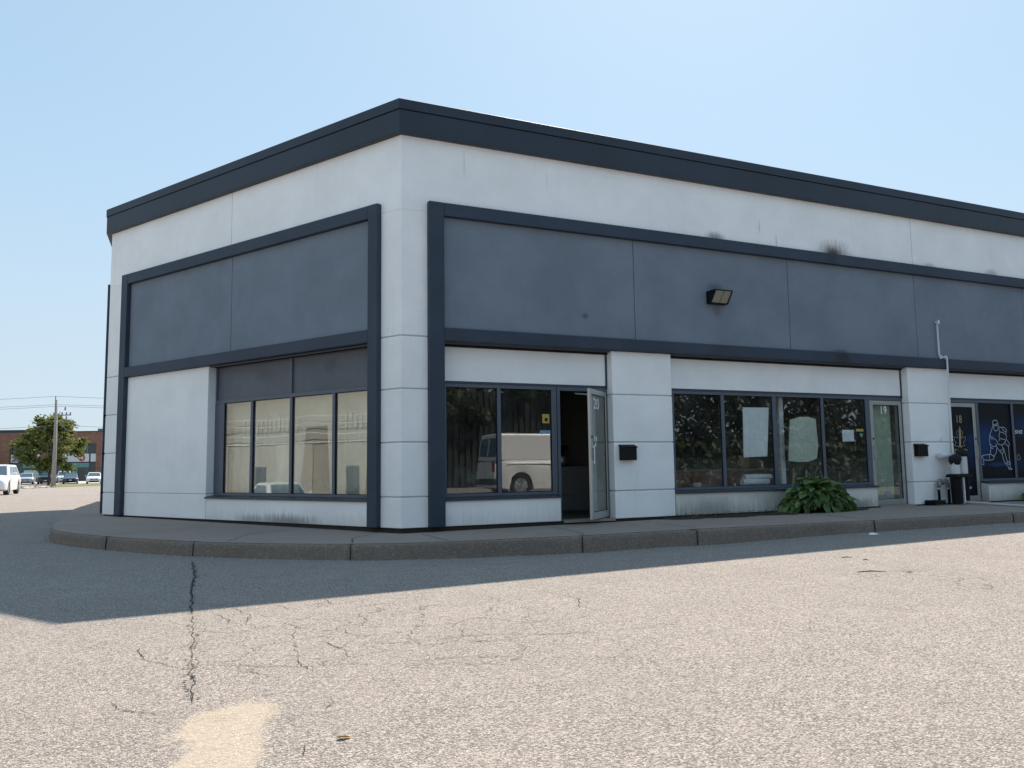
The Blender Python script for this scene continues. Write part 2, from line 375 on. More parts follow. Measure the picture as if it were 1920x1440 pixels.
# ------------------------------------------------------------------ ground
KERB = [(-15.6, 31.0), (-13.9, 27.6), (-12.3, 24.0), (-10.6, 19.69), (-9.27, 16.86), (-8.33, 14.9), (-7.75, 13.7), (-7.0, 12.6), (-5.82, 11.64), (-4.19, 10.72), (-2.7, 10.28), (-1.8, 10.17), (-.84, 10.29), (.9, 10.80), (1.71, 11.13), (2.52, 11.44), (5.48, 12.46), (8.46, 13.66), (12.0, 15.25), (20, 18.95), (36, 26.4)]
GUT = [(-30, -.15), (-11, -.155), (-7, -.18), (-4, -.215), (-1, -.25), (2, -.265), (4, -.25), (6, -.19), (9, -.165), (14, -.16), (60, -.16)]
def interp(tab, x):
    if x <= tab[0][0]: return tab[0][1]
    for (a, b), (c, d) in zip(tab, tab[1:]):
        if x <= c: return b+(d-b)*(x-a)/(c-a)
    return tab[-1][1]
def sstep(x): x = max(0, min(1, x)); return x*x*(3-2*x)
def catmull(pts, step):
    out = []; n = len(pts)
    for i in range(n-1):
        p0, p1, p2, p3 = [Vector(pts[max(0, min(n-1, j))]) for j in (i-1, i, i+1, i+2)]
        k = max(1, int((p2-p1).length/step))
        for j in range(k):
            t = j/k; out.append(.5*((2*p1)+(p2-p0)*t+(2*p0-5*p1+4*p2-p3)*t*t+(3*p1-p0-3*p2+p3)*t**3))
    out.append(Vector(pts[-1])); return out
KD = catmull(KERB, .5)
def kdist(x, y):
    return min((x-p.x)**2+(y-p.y)**2 for p in KD)**.5
def road_z(x, y):
    tr = (Vector((x, y))-P0).dot(TV['R'])
    b = max(-.20, min(-.03, -.19+(tr+4)*.0125))
    d = sqrt(x*x+y*y)
    if d > 14: b = b+(-.15-b)*sstep((d-14)/14)
    if d < 40:
        g = interp(GUT, tr); k = kdist(x, y); b = g+(b-g)*sstep((k-.1)/2.0)
    if x < -16 and y < 23: b -= 1.0*sstep((-16-x)/8)*sstep((23-y)/7)
    if y > 34: b -= .53*min(1, max(0, (d-44)/44)) if d < 88 else .53
    return b
def walk_z(x, y):
    v = Vector((x, y))-P0; d = max(v.dot(NV['R']), v.dot(NV['L']), (Vector((x, y))-ORG['K']).dot(NV['K']))
    return -.05*max(0, 1-max(v.dot(TV['R']), v.dot(TV['L']), 0)/8.5)-.028*(1-sstep(d/1.1))
def axis(lo, hi, a, b, s):
    xs = []; x = a
    while x <= b: xs.append(x); x += s
    st = s; x = xs[-1]
    while x < hi: st *= 1.25; x += st; xs.append(x)
    st = s; x = xs[0]; pre = []
    while x > lo: st *= 1.25; x -= st; pre.append(x)
    return pre[::-1]+xs
gx = axis(-900, 900, -14, 14, .35); gy = axis(-900, 1500, 0, 30, .35)
# finer rows where the terrain falls away beyond the lot
gm = MB(); vs = [(x, y, road_z(x, y)) for y in gy for x in gx]; nx = len(gx)
gm.add(vs, [(j*nx+i, j*nx+i+1, (j+1)*nx+i+1, (j+1)*nx+i) for j in range(len(gy)-1) for i in range(nx-1)])
gm.build('asphalt_lot', M['asphalt'], kind='structure', smooth=True)

# kerb and sidewalk
KF = catmull(KERB, .06)
def kn(i):
    d = (KF[min(i+1, len(KF)-1)]-KF[max(i-1, 0)]).normalized(); n = Vector((-d.y, d.x)); return n   # towards the building
joints_s = [(-5.8, 11.62), (-4.19, 10.72), (-2.02, 10.15), (.9, 10.8), (2.55, 11.44), (5.48, 12.46), (8.3, 13.6), (11.3, 15)]
km = MB(); sm = MB(); vs = []; PR = 7
for i, p in enumerate(KF):
    n = kn(i); zt = walk_z(p.x, p.y); zr = road_z(p.x-n.x*.05, p.y-n.y*.05)-.03
    f = noise.noise(Vector((p.x*2.2, p.y*2.2, 0)))*.010+noise.noise(Vector((p.x*9, p.y*9, 3)))*.007
    chip = max(0, noise.noise(Vector((p.x*5, p.y*5, 9)))-.25)*.06
    jd = min((p-Vector(j)).length for j in joints_s); jn = .014 if jd < .035 else 0
    prof = [(-.012+jn, zr), (-.004+f+jn, zr+.07), (f+jn, zt-.055), (.006+f*.7+chip*.5+jn, zt-.022), (.022+chip, zt-.007-chip*.5-jn*.6), (.034+chip, zt-jn*.6), (.05+chip, zt-.012)]
    for o, z in prof: vs.append((p.x+n.x*o, p.y+n.y*o, z))
km.add(vs, [(i*PR+j, (i+1)*PR+j, (i+1)*PR+j+1, i*PR+j+1) for i in range(len(KF)-1) for j in range(PR-1)])
kj = []
for q in joints_s[:-1]:
    i = min(range(len(KF)), key=lambda k: (KF[k]-Vector(q)).length); p = KF[i]; n = kn(i); tg = Vector((n.y, -n.x)); zt = walk_z(p.x, p.y); zr = road_z(p.x-n.x*.05, p.y-n.y*.05)
    vs_ = []
    for s_ in (-.003, .003):
        for o_, z_ in ((-.010, zr), (-.008, zr+.06), (-.002, zt-.05), (.004, zt-.015), (.05, zt-.015), (.05, zr)): r = p+n*o_+tg*s_; vs_.append((r.x, r.y, z_))
    MB().add(vs_, [(0, 1, 2, 3, 4, 5), (11, 10, 9, 8, 7, 6)]+[(a_, (a_+1) % 6, 6+(a_+1) % 6, 6+a_) for a_ in range(6)]).build('kerb_joint', M['plinth'], kind='structure')
km.build('kerb', M['kerb'], kind='structure', smooth=False, recalc=False)
vs = []; NS = 9
def inner(p):
    v = p-P0; tr = v.dot(TV['R']); tl = v.dot(TV['L'])
    if tr > 0 and tr > tl: q = W('R', tr+.6, -.3)
    elif tl < LLEN+2 and p.y < 15: q = W('L', max(.2, min(LLEN, tl)), -.3)
    else: q = W('K', max(.3, (p-ORG['K']).dot(TV['K'])), -.3)
    return Vector((q.x, q.y))
KI = [inner(p) for p in KF]
for i, p in enumerate(KF):
    n = kn(i)
    a = p+n*(.030+max(0, noise.noise(Vector((p.x*5, p.y*5, 9)))-.25)*.06+noise.noise(Vector((p.x*13, p.y*13, 5)))*.006); b = KI[i]
    for k in range(NS):
        q = a+(b-a)*k/(NS-1); vs.append((q.x, q.y, walk_z(q.x, q.y)+.003))
sm.add(vs, [(i*NS+j, (i+1)*NS+j, (i+1)*NS+j+1, i*NS+j+1) for i in range(len(KF)-1) for j in range(NS-1)])
sm.build('sidewalk', M['walk'], kind='structure', smooth=True, recalc=False)

def ribbon(mb, pts, w, zf, lift, jit=.02, rng=random):
    # thin jagged strip following pts on the surface zf
    P = [Vector(p) for p in pts]; dense = []
    for a, b in zip(P, P[1:]):
        L = (b-a).length; k = max(2, int(L/.025)); nn = Vector((-(b-a).y, (b-a).x)).normalized()
        for j in range(k):
            q = a+(b-a)*j/k
            q = q+nn*(noise.noise(Vector((q.x*7, q.y*7, 1)))*jit+noise.noise(Vector((q.x*28, q.y*28, 4)))*jit*.45); dense.append(q)
    dense.append(P[-1]); vs = []
    for i, q in enumerate(dense):
        d = (dense[min(i+1, len(dense)-1)]-dense[max(i-1, 0)]); d = d.normalized() if d.length else Vector((1, 0)); nn = Vector((-d.y, d.x))
        e = min(1, i/4, (len(dense)-1-i)/4+.15); ww = w*e*(.35+1.2*abs(noise.noise(Vector((q.x*14, q.y*14, 7)))))
        for s_ in (-1, 1):
            r = q+nn*ww*s_; vs.append((r.x, r.y, zf(r.x, r.y)+lift))
    mb.add(vs, [(2*i, 2*i+1, 2*i+3, 2*i+2) for i in range(len(dense)-1)])
JOINT = [[(-5.85, 11.80), (-5.66, 12.33), (-5.58, 12.57), (-5.26, 12.68), (-5.12, 13.29), (-4.71, 13.7)], [(-3.74, 10.67), (-3.81, 11.79), (-3.68, 12.13), (-3.34, 12.58)], [(-2.03, 10.29), (-2.15, 10.96), (-2.06, 11.87)], [(-.84, 10.42), (-1.09, 11.03), (-1.33, 11.76)], [(.95, 10.95), (.55, 12.6)], [(2.6, 11.6), (2.1, 13.2)], [(5.5, 12.6), (5.0, 14.6)], [(8.4, 13.8), (7.6, 16)], [(-7.6, 13.6), (-6.6, 15.2)]]
jm = MB()
for j in JOINT: ribbon(jm, j, .010, walk_z, .006, .02)
jm.build('sidewalk_joint', M['dark'], kind='structure', recalc=False)
CRACK = [[(-3.92, 10.02), (-3.22, 8.29), (-2.96, 7.55), (-2.4, 6.16), (-2.02, 5.21), (-1.76, 4.52), (-1.51, 3.9)],
 [(-2.31, 5.09), (-2.24, 4.95), (-2.13, 4.77), (-1.97, 4.65), (-1.83, 4.52)], [(-1.92, 3.93), (-1.78, 3.79), (-1.63, 3.71), (-1.51, 3.68)], [(-1.22, 5.16), (-1.15, 5.06), (-1.0, 4.87), (-.93, 4.7), (-.78, 4.78)],
 [(-1.32, 4.98), (-1.21, 4.93), (-1.13, 5.01)], [(-1.67, 4.59), (-1.41, 4.54), (-1.13, 4.49), (-1.0, 4.52), (-.74, 4.54)], [(-1.5, 4.47), (-1.35, 4.36), (-1.26, 4.32)], [(-.9, 5.14), (-.8, 4.99), (-.56, 5.07)],
 [(-.87, 3.93), (-.84, 3.82), (-.84, 3.7)], [(-.84, 3.3), (-.8, 3.12)], [(-1.25, 4.72), (-1.2, 4.6), (-1.07, 4.38)], [(-2.19, 6.4), (-2.06, 6.27), (-1.95, 6.04), (-1.87, 5.77)], [(-2.25, 6.17), (-2.07, 5.94), (-1.96, 5.72)],
 [(-1.93, 6.57), (-1.69, 6.24)], [(-1.45, 5.5), (-1.4, 5.19)], [(-3.27, 8.45), (-2.95, 8.21), (-2.71, 8.13), (-2.34, 8.05)], [(-5.11, 10.19), (-4.9, 10.24)], [(-9.18, 15.61), (-8.85, 15.73)], [(-5.32, 9.24), (-5.24, 9.63)],
 [(-1.16, 5.51), (-1.03, 5.29), (-.92, 5.21)], [(-1.59, 6.76), (-1.41, 6.43), (-1.2, 6.6), (-1.12, 6.52)], [(-.74, 4.54), (-.3, 4.62), (.1, 4.58)], [(-.56, 5.07), (-.2, 5.2), (.3, 5.15), (.9, 5.3)], [(.2, 6.9), (.5, 6.4), (.45, 6.0)]]
cm = MB()
for i, c in enumerate(CRACK):
    if i == 0:
        ribbon(cm, c[:4], .0085, road_z, .004, .022); ribbon(cm, c[3:], .0028, road_z, .004, .022); ribbon(cm, [(x+.015, y) for x, y in c[:3]], .005, road_z, .0055, .04); ribbon(cm, [(-1.56, 4.05), (-1.49, 3.85)], .008, road_z, .004, .02); ribbon(cm, [(-1.72, 4.4), (-1.66, 4.25)], .006, road_z, .004, .02)
        for q in range(170):
            u = random.random()*(len(c)-1); k = int(u); a = Vector(c[k]); b = Vector(c[k+1]); p = a+(b-a)*(u-k)+Vector((random.gauss(0, .022), random.gauss(0, .03)))
            r = random.uniform(.004, .012); n_ = 6; z = road_z(p.x, p.y)+.007
            cm.add([(p.x+cos(2*pi*j/n_)*r*random.uniform(.6, 1.2), p.y+sin(2*pi*j/n_)*r*random.uniform(.6, 1.2), z) for j in range(n_)], [tuple(range(n_))])
    else: ribbon(cm, c, .0034, road_z, .004, .03)
for (ax, ay, bx_, by_) in ((-1.40, 3.66, -1.20, 3.645), (-1.41, 3.62, -1.17, 3.60), (-1.40, 3.585, -1.20, 3.575), (-1.20, 3.085, -1.08, 3.11), (-1.21, 3.06, -1.07, 3.085), (-1.20, 3.03, -1.09, 3.05), (-1.19, 3.0, -1.09, 3.02)): ribbon(cm, [(ax, ay), (bx_, by_)], .0016, road_z, .005, .004)
cm.build('asphalt_crack', M['dark'], kind='structure', recalc=False)

# ------------------------------------------------------------------ THE BUILDING
bld = thing('commercial_building', 'long white stucco commercial building with navy trim, grey sign band and shop windows', 'building', (P0.x, P0.y, 0))
RLEN = 30.0
K_END = W('K', 9.5, 0); _b = radians(70); B1 = K_END + Vector((cos(_b), sin(_b), 0))*13; R_END = W('R', RLEN, 0); B2 = R_END + Vector((-.42116, .90699, 0))*22
FOOT = [Vector((p.x, p.y)) for p in (R_END, W('R', 0, 0), W('K', 0, 0), K_END, B1, B2)]   # runs leftwards, outward normal computed below
def ring(o):
    n = len(FOOT); out = []
    cx = sum((p for p in FOOT), Vector((0, 0)))/n
    def nrm(a, b):
        d = (b-a).normalized(); q = Vector((-d.y, d.x)); return q if q.dot((a+b)/2-cx) > 0 else -q
    for i in range(n):
        a, b, c = FOOT[i-1], FOOT[i], FOOT[(i+1) % n]; n1, n2 = nrm(a, b), nrm(b, c)
        m = (n1+n2).normalized(); out.append(b+m*(o/max(.2, m.dot(n1))))
    return out
def ring_mb(mb, oi, oo, z0, z1):
    A, B = ring(oi), ring(oo); n = len(A); us = [RLEN, 0, 0, 0, 0, 0]
    for i in range(n):
        j = (i+1) % n; L = (FOOT[j]-FOOT[i]).length
        u0, u1 = (RLEN, 0) if i == 0 else (0, L)
        if i > 0: u0 += 100*i; u1 += 100*i
        vs = [(A[i].x, A[i].y, z0), (A[j].x, A[j].y, z0), (B[j].x, B[j].y, z0), (B[i].x, B[i].y, z0), (A[i].x, A[i].y, z1), (A[j].x, A[j].y, z1), (B[j].x, B[j].y, z1), (B[i].x, B[i].y, z1)]
        mb.add(vs, [(0, 1, 2, 3), (4, 7, 6, 5), (3, 2, 6, 7), (0, 4, 5, 1)], [(u0, z0), (u1, z0), (u1, z0), (u0, z0), (u0, z1), (u1, z1), (u1, z1), (u0, z1)])
    return mb
TH = -.22
# upper wall: ring above the sign band
m = MB(); ring_mb(m, TH, 0, 4.80, 6.02); m.build('upper_wall', M['wall'], bld)
# plain end walls (third side lower part and back) as one ring kept just behind the street facades
m = MB()
m.fbox('K', .02, 9.5, TH, 0, 0, 4.80)
for a, b in ((K_END, B1), (B1, B2), (B2, R_END)):
    d = (b-a).normalized(); n = Vector((-d.y, d.x, 0)); n = n if n.dot((a+b)/2-Vector((0, 30, 0))) < 0 else -n
    m.prism([a, b, b+n*.2, a+n*.2], 0, 4.80)
m.build('rear_wall', M['wall'], bld)
m = MB(); m.prism([(p.x, p.y) for p in ring(TH)], 5.95, 6.10); m.build('roof', M['roof_dark'], bld)
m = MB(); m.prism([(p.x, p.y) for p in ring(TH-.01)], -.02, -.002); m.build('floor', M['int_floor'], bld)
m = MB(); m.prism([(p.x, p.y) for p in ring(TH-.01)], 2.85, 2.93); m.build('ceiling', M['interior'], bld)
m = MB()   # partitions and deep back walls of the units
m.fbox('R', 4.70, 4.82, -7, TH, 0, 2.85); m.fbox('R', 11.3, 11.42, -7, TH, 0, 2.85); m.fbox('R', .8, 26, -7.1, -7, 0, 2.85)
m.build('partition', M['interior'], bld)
# fascia and coping
m = MB(); ring_mb(m, -.02, .11, 5.958, 6.312); fas = m.build('fascia', M['fascia'], bld, bevel=.004)
m = MB(); ring_mb(m, -.25, .125, 6.322, 6.48); cop = m.build('coping', M['fascia'], fas, bevel=.004)
m = MB(); ring_mb(m, -.2, .10, 6.30, 6.33); m.build('gap_shadow_strip', M['dark'], fas)  # near-black strip stands in for the shadow line under the coping
for pl, ts in (('R', (2.99, 6.1, 9.2, 12.3, 15.4)), ('L', (5.48, 2.4))):
    for t in ts: MB().fbox(pl, t-.005, t+.005, .120, .1268, 6.325, 6.478).build('coping_seam', M['alu_dk'], fas)
# sign bands
for pl, t0, t1, js in (('R', .64, 29.9, (4.154, 7.637, 11.094, 14.6, 18.1, 21.6)), ('L', .62, 7.72, (4.24,))):
    edges = [t0]+list(js)+[t1]; m = MB()
    for a, b in zip(edges, edges[1:]): m.fbox(pl, a+.006, b-.006, TH, -.002, 2.95, 4.80)
    sb = m.build('sign_band', M['band'], bld, bevel=.003)
    for j in js: MB().fbox(pl, j-.02, j+.02, TH, -.012, 2.96, 4.80).build('joint_strip', M['alu_dk'], sb)
for pl, ts in (('R', (11.094, 25)), ('L', (4.28,))):
    for t in ts: MB().fbox(pl, t-.006, t+.006, -.01, .0015, 4.95, 5.955).build('wall_joint', M['groove'], bld)
# raised navy frames round the sign bands and shop fronts
FO = .09
def facade_frame(pl, a, b, c, d, zt=4.949):
    m = MB()
    m.fbox(pl, a, b, TH, FO, 0, zt)
    if d: m.fbox(pl, c, d, TH, FO, 0, zt)
    e = c if d else 29.95
    m.fbox(pl, b, e, -.02, FO-.0015, 4.739, zt-.001)
    m.fbox(pl, b, e, TH, FO-.0015, 2.794, 2.996)
    return m.build('facade_frame', M['frame_paint'], bld, bevel=.012, seg=2)
facade_frame('R', .412, .66, 29.7, 29.95); facade_frame('L', .424, .634, 7.71, 7.942); facade_frame('K', .42, .66, 8.5, 8.75)
# piers with grooved courses
LV = [0.0, .451, 1.258, 2.056, 2.855]
def pier_poly(pts, inner_pts, z1=4.80, levels=LV, name='pier', u0=0.0):
    m = MB(); lv = levels+[z1]
    for i in range(len(lv)-1):
        m.prism(pts, lv[i]+(.010 if i else 0), lv[i+1]-(.009 if i < len(lv)-2 else 0), u0)
    p = m.build(name, M['wall'], bld, bevel=.009, seg=2)
    m = MB(); m.prism(inner_pts, .003, z1-.01); m.build('groove', M['groove'], p); return p
def P2(pl, t, o): q = W(pl, t, o); return (q.x, q.y)
cI = P0 + (NV['R']+NV['L']).normalized()*-.26; cI2 = P0 + (NV['R']+NV['L']).normalized()*-.016
pier_poly([P2('R', .42, 0), tuple(P0), P2('L', .43, 0), P2('L', .43, TH), tuple(cI), P2('R', .42, TH)], [P2('R', .419, -.014), tuple(cI2), P2('L', .429, -.014), P2('L', .429, TH+.02), P2('R', .419, TH+.02)])
E0 = ORG['K']; cE = E0+(NV['K']+NV['L']).normalized()*-.24; cE2 = E0+(NV['K']+NV['L']).normalized()*-.016
pier_poly([P2('L', 7.935, 0), tuple(E0), P2('K', .42, 0), P2('K', .42, TH), tuple(cE), P2('L', 7.935, TH)], [P2('L', 7.936, -.014), tuple(cE2), P2('K', .419, -.014), P2('K', .419, TH+.02), P2('L', 7.936, TH+.02)])
for a, b in ((3.663, 4.868), (10.728, 11.98), (17.75, 19.0), (24.8, 26.05)):
    pier_poly([P2('R', a, TH), P2('R', a, 0), P2('R', b, 0), P2('R', b, TH)], [P2('R', a+.012, TH+.01), P2('R', a+.012, -.014), P2('R', b-.012, -.014), P2('R', b-.012, TH+.01)], 2.79, LV[:4], u0=a)
m = MB(); m.fbox('L', 4.898, 7.715, TH, 0, .458, 2.793); m.fbox('L', 4.898, 7.715, TH, -.002, 0, .448)
bp = m.build('blank_wall', M['wall'], bld, bevel=.006)
m = MB(); m.fbox('L', 4.93, 7.70, TH+.02, -.012, .02, 2.7); m.build('groove', M['groove'], bp)
# dwarf walls below the windows
def dwarf(pl, a, b, mt='dwarf', z=.385):
    m = MB(); m.fbox(pl, a, b, TH, -.001, 0, z); return m.build('dwarf_wall', M[mt], bld, bevel=.008, seg=2)
dwarf('L', .62, 4.882); dwarf('R', .65, 2.650, 'dwarf'); dwarf('R', 4.885, 9.70, 'dwarf_r'); dwarf('R', 13.0, 17.73, 'dwarf_r'); dwarf('R', 19.02, 24.8, 'dwarf_r')
for z_ in (.45, 1.257, 2.055): MB().fbox('K', .02, .07, -.01, .045, z_-.03, z_+.03).build('bracket', M['black'], bld)
# foundation
m = MB(); ring_mb(m, -.6, -.03, -.5, -.003); m.build('plinth', M['plinth'], bld)
# dark soffit strip behind the beam
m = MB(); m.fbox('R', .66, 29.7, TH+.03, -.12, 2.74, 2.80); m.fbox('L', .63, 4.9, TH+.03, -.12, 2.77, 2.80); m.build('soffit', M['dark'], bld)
m = MB(); m.fbox('R', .66, 29.7, -.075, -.055, 2.770, 2.80); m.fbox('L', .63, 4.9, -.075, -.055, 2.772, 2.80); m.build('track', M['alu'], bld)

GO = -.17     # glazing plane
def window(pl, t0, t1, panes, z0=.455, z1=2.165, sill=True, sill_t=None, extra=None, glass_m='glass', head=.05, zg0=.469, zg1=2.115):
    m = MB(); m.fbox(pl, t0, t1, GO-.05, GO+.012, zg1, z1); m.fbox(pl, t0, t1, GO-.05, GO+.012, z0-.03, zg0)
    xs = [t0]+[v for p in panes for v in p]+[t1]
    for i in range(0, len(xs), 2): m.fbox(pl, xs[i], xs[i+1], GO-.052, GO+.016, zg0, zg1)
    w = m.build('window', M['alu'], bld, bevel=.004)
    m = MB()
    for a, b in panes: m.fbox(pl, a-.008, b+.008, GO-.022, GO-.014, zg0-.008, zg1+.008)
    m.build('pane', M[glass_m], w)
    m = MB()
    for a, b in panes:      # dark glazing gaskets
        g = .009
        m.fbox(pl, a, a+g, GO-.013, GO+.002, zg0, zg1); m.fbox(pl, b-g, b, GO-.013, GO+.002, zg0, zg1)
        m.fbox(pl, a+g, b-g, GO-.013, GO+.002, zg0, zg0+g); m.fbox(pl, a+g, b-g, GO-.013, GO+.002, zg1-g, zg1)
    m.build('gasket', M['black'], w)
    if sill:
        a, b = sill_t or (t0, t1); m = MB()
        vs = []; uv = []
        for t in (a, b):
            for o, z in ((GO+.01, .43), (.035, .400), (.035, .372), (GO+.01, .387)): vs.append(W(pl, t, o, z)); uv.append((t, z))
        m.add(vs, [(0, 1, 2, 3), (7, 6, 5, 4), (0, 4, 5, 1), (1, 5, 6, 2), (2, 6, 7, 3), (3, 7, 4, 0)], uv); m.build('sill', M['alu_dk'], w, bevel=.003)
    return w
def head_panel(pl, t0, t1):
    m = MB(); m.fbox(pl, t0, t1, TH, GO+.004, 2.210, 2.745); hp = m.build('head_panel', M['panel_white'], bld, bevel=.003)
    m = MB(); m.fbox(pl, t0-.03, t1+.03, TH, GO-.004, 2.160, 2.212); m.fbox(pl, t1, t1+.028, TH, GO+.02, 2.16, 2.76); m.build('flashing', M['alu_dk'], hp)
head_panel('R', .66, 3.632); head_panel('R', 4.87, 10.70); head_panel('R', 12.0, 17.72); head_panel('R', 19.0, 24.7)
w1 = window('R', .66, 2.683, [(.766, 1.621), (1.685, 2.59)], sill_t=(.655, 2.665))
w2 = window('R', 4.87, 9.79, [(5.019, 6.056), (6.129, 7.259), (7.35, 8.478), (8.547, 9.663)], sill_t=(4.87, 9.715))
w3 = window('R', 12.985, 17.73, [(13.055, 14.152), (14.225, 15.33), (15.40, 16.5), (16.57, 17.66)], sill_t=(12.99, 17.74))
w4 = window('R', 19.0, 23.7, [(19.1, 20.2), (20.27, 21.4), (21.47, 22.5), (22.57, 23.6)], sill_t=(19.0, 24.8))
wL = window('L', .63, 4.898, [(.70, 1.623), (1.689, 2.691), (2.757, 3.766), (3.832, 4.614)], z1=2.165, zg1=2.10, glass_m='glass_side')
m = MB(); m.fbox('L', .63, 2.715, TH, GO-.02, 2.165, 2.768); m.fbox('L', 2.765, 4.86, TH, GO-.02, 2.165, 2.768); m.build('spandrel', M['spandrel'], wL)
m = MB(); m.fbox('L', 2.712, 2.768, TH, GO+.014, 2.166, 2.768); m.fbox('L', 4.856, 4.894, TH, GO+.014, 2.166, 2.768); m.fbox('L', .63, 4.86, TH, GO+.006, 2.753, 2.768); m.build('mullion', M['alu'], wL, bevel=.003)

# ---- doors
def door(pl, t0, t1, z0=.01, z1=2.10, glass_m='glass_door', hinge='R', ang=0, rail=.085, bot=.11):
    """single aluminium leaf; local frame: x from hinge to free edge, depth outwards"""
    sgn = -1 if hinge == 'R' else 1; h = t1 if hinge == 'R' else t0; w = t1-t0
    a = radians(ang)
    def f(x, d, z):    # x along the leaf, d out of the leaf's outer face
        tt = h+sgn*(x*cos(a)+d*sin(a)*1.0); oo = GO-.03+x*sin(a)*1.0-(-d*cos(a) if True else 0)
        return W(pl, h+sgn*(x*cos(a)-d*sin(a)), GO-.035+x*sin(a)+d*cos(a), z)
    def bx(m, x0, x1, d0, d1, za, zb):
        vs = [f(x, d, z) for x in (x0, x1) for d in (d0, d1) for z in (za, zb)]
        m.add(vs, [(0, 1, 3, 2), (4, 6, 7, 5), (0, 4, 5, 1), (2, 3, 7, 6), (0, 2, 6, 4), (1, 5, 7, 3)])
    m = MB(); T_ = .045
    bx(m, 0, rail*.8, 0, T_, z0, z1); bx(m, w-rail, w, 0, T_, z0, z1); bx(m, rail*.8, w-rail, .001, T_-.001, z1-.085, z1); bx(m, rail*.8, w-rail, .001, T_-.001, z0, z0+bot)
    d = m.build('door', M['silver'], bld, bevel=.004)
    m = MB(); bx(m, rail*.8-.006, w-rail+.006, .018, .026, z0+bot-.006, z1-.079); m.build('door_glass', M[glass_m], d)
    m = MB(); g = .010
    xa, xb, za, zb = rail*.8, w-rail, z0+bot, z1-.085
    for q in ((xa, xa+g, za, zb), (xb-g, xb, za, zb), (xa, xb, za, za+g), (xa, xb, zb-g, zb)): bx(m, q[0], q[1], .012, .034, q[2], q[3])
    m.build('gasket', M['black'], d)
    m = MB(); x = w-rail*.55
    bx(m, x-.012, x+.012, T_+.03, T_+.045, .90, 1.20); bx(m, x-.01, x+.01, T_, T_+.031, .92, .945); bx(m, x-.01, x+.01, T_, T_+.031, 1.155, 1.18)
    m.build('handle', M['white_plastic' if ang else 'silver'], d, bevel=.003)
    m = MB(); vs = []
    c = f(w-rail*.5, T_, 1.33); bx(m, w-rail*.5-.016, w-rail*.5+.016, T_, T_+.012, 1.315, 1.347); m.build('lock', M['black'], d)
    return d, f, bx
# door frames
def door_frame(pl, a, b, z1=2.165):
    m = MB(); m.fbox(pl, a-.055, a-.003, GO-.06, GO+.01, 0, z1); m.fbox(pl, b+.003, b+.035, GO-.06, GO+.01, 0, z1); m.fbox(pl, a-.003, b+.003, GO-.06, GO+.009, 2.108, z1)
    df = m.build('door_frame', M['alu'], bld, bevel=.003)
    m = MB(); m.fbox(pl, a-.05, b+.03, TH-.06, .02, -.03, .008); m.build('threshold', M['walk'], df); return df
door_frame('R', 2.755, 3.620); door_frame('R', 9.80, 10.688); door_frame('R', 12.035, 12.955)
d20, f20, b20 = door('R', 2.70+.0, 3.620, ang=42, z0=.03, z1=2.10); d20['label'] = 'aluminium glass door standing half open, number 20 on its glass'
d19, f19, b19 = door('R', 9.80, 10.685, ang=0, hinge='R'); d19['label'] = 'closed aluminium glass door with number 19'
# door 18: glass covered with printed film
d18, f18, b18 = door('R', 12.04, 12.955, ang=0, hinge='L'); d18['label'] = 'door covered in dark printed film with a gold leaf emblem'
m = MB(); b18(m, .066, .832, .0275, .0295, .115, 2.018); 
m.uv = [((Vector(p[:2])-P0).dot(TV['R']), p[2]) for p in m.v]; m.build('film', M['vinyl'], d18)
def door_text(d, f, body, x_right, z, size, bold=.0, mat='vinyl_white', sx=.8, dd=.0285, name='number'):
    # text reads left to right when seen from outside; x grows towards the free edge (screen left for a right hinge)
    text_mb(body, size, lambda x, y, e: f(x_right-x*sx, dd+e, z+y), .0015, 0, bold).build(name, M[mat], d)
door_text(d20, f20, '20', .70, 1.79, .25, .001, sx=1.25); door_text(d19, f19, '19', .60, 1.84, .215, .002, sx=.95)
m = MB()
for x0, z0 in ((.70, 1.27), (.61, 1.27), (.655, 1.18)): b20(m, x0-.065, x0, .0285, .0295, z0, z0+.07)
m.build('sticker', M['poster2'], d20)
m = MB(); b19(m, .775, .83, .0285, .030, 1.25, 1.34); m.build('sticker', M['yellow'], d19)
m = MB(); b19(m, .76, .835, .0285, .030, 1.16, 1.215); m.build('sticker', M['vinyl_grey'], d19)
m = MB(); b19(m, .42, .58, .0285, .030, .20, .27); m.build('sticker', M['vinyl_grey'], d19)
m = MB(); m.tube([f20(.10, -.005, 2.03), f20(.45, -.05, 2.03), W('R', 3.05, GO-.02, 2.07)], .012, 6); m.build('closer_arm', M['silver'], d20)
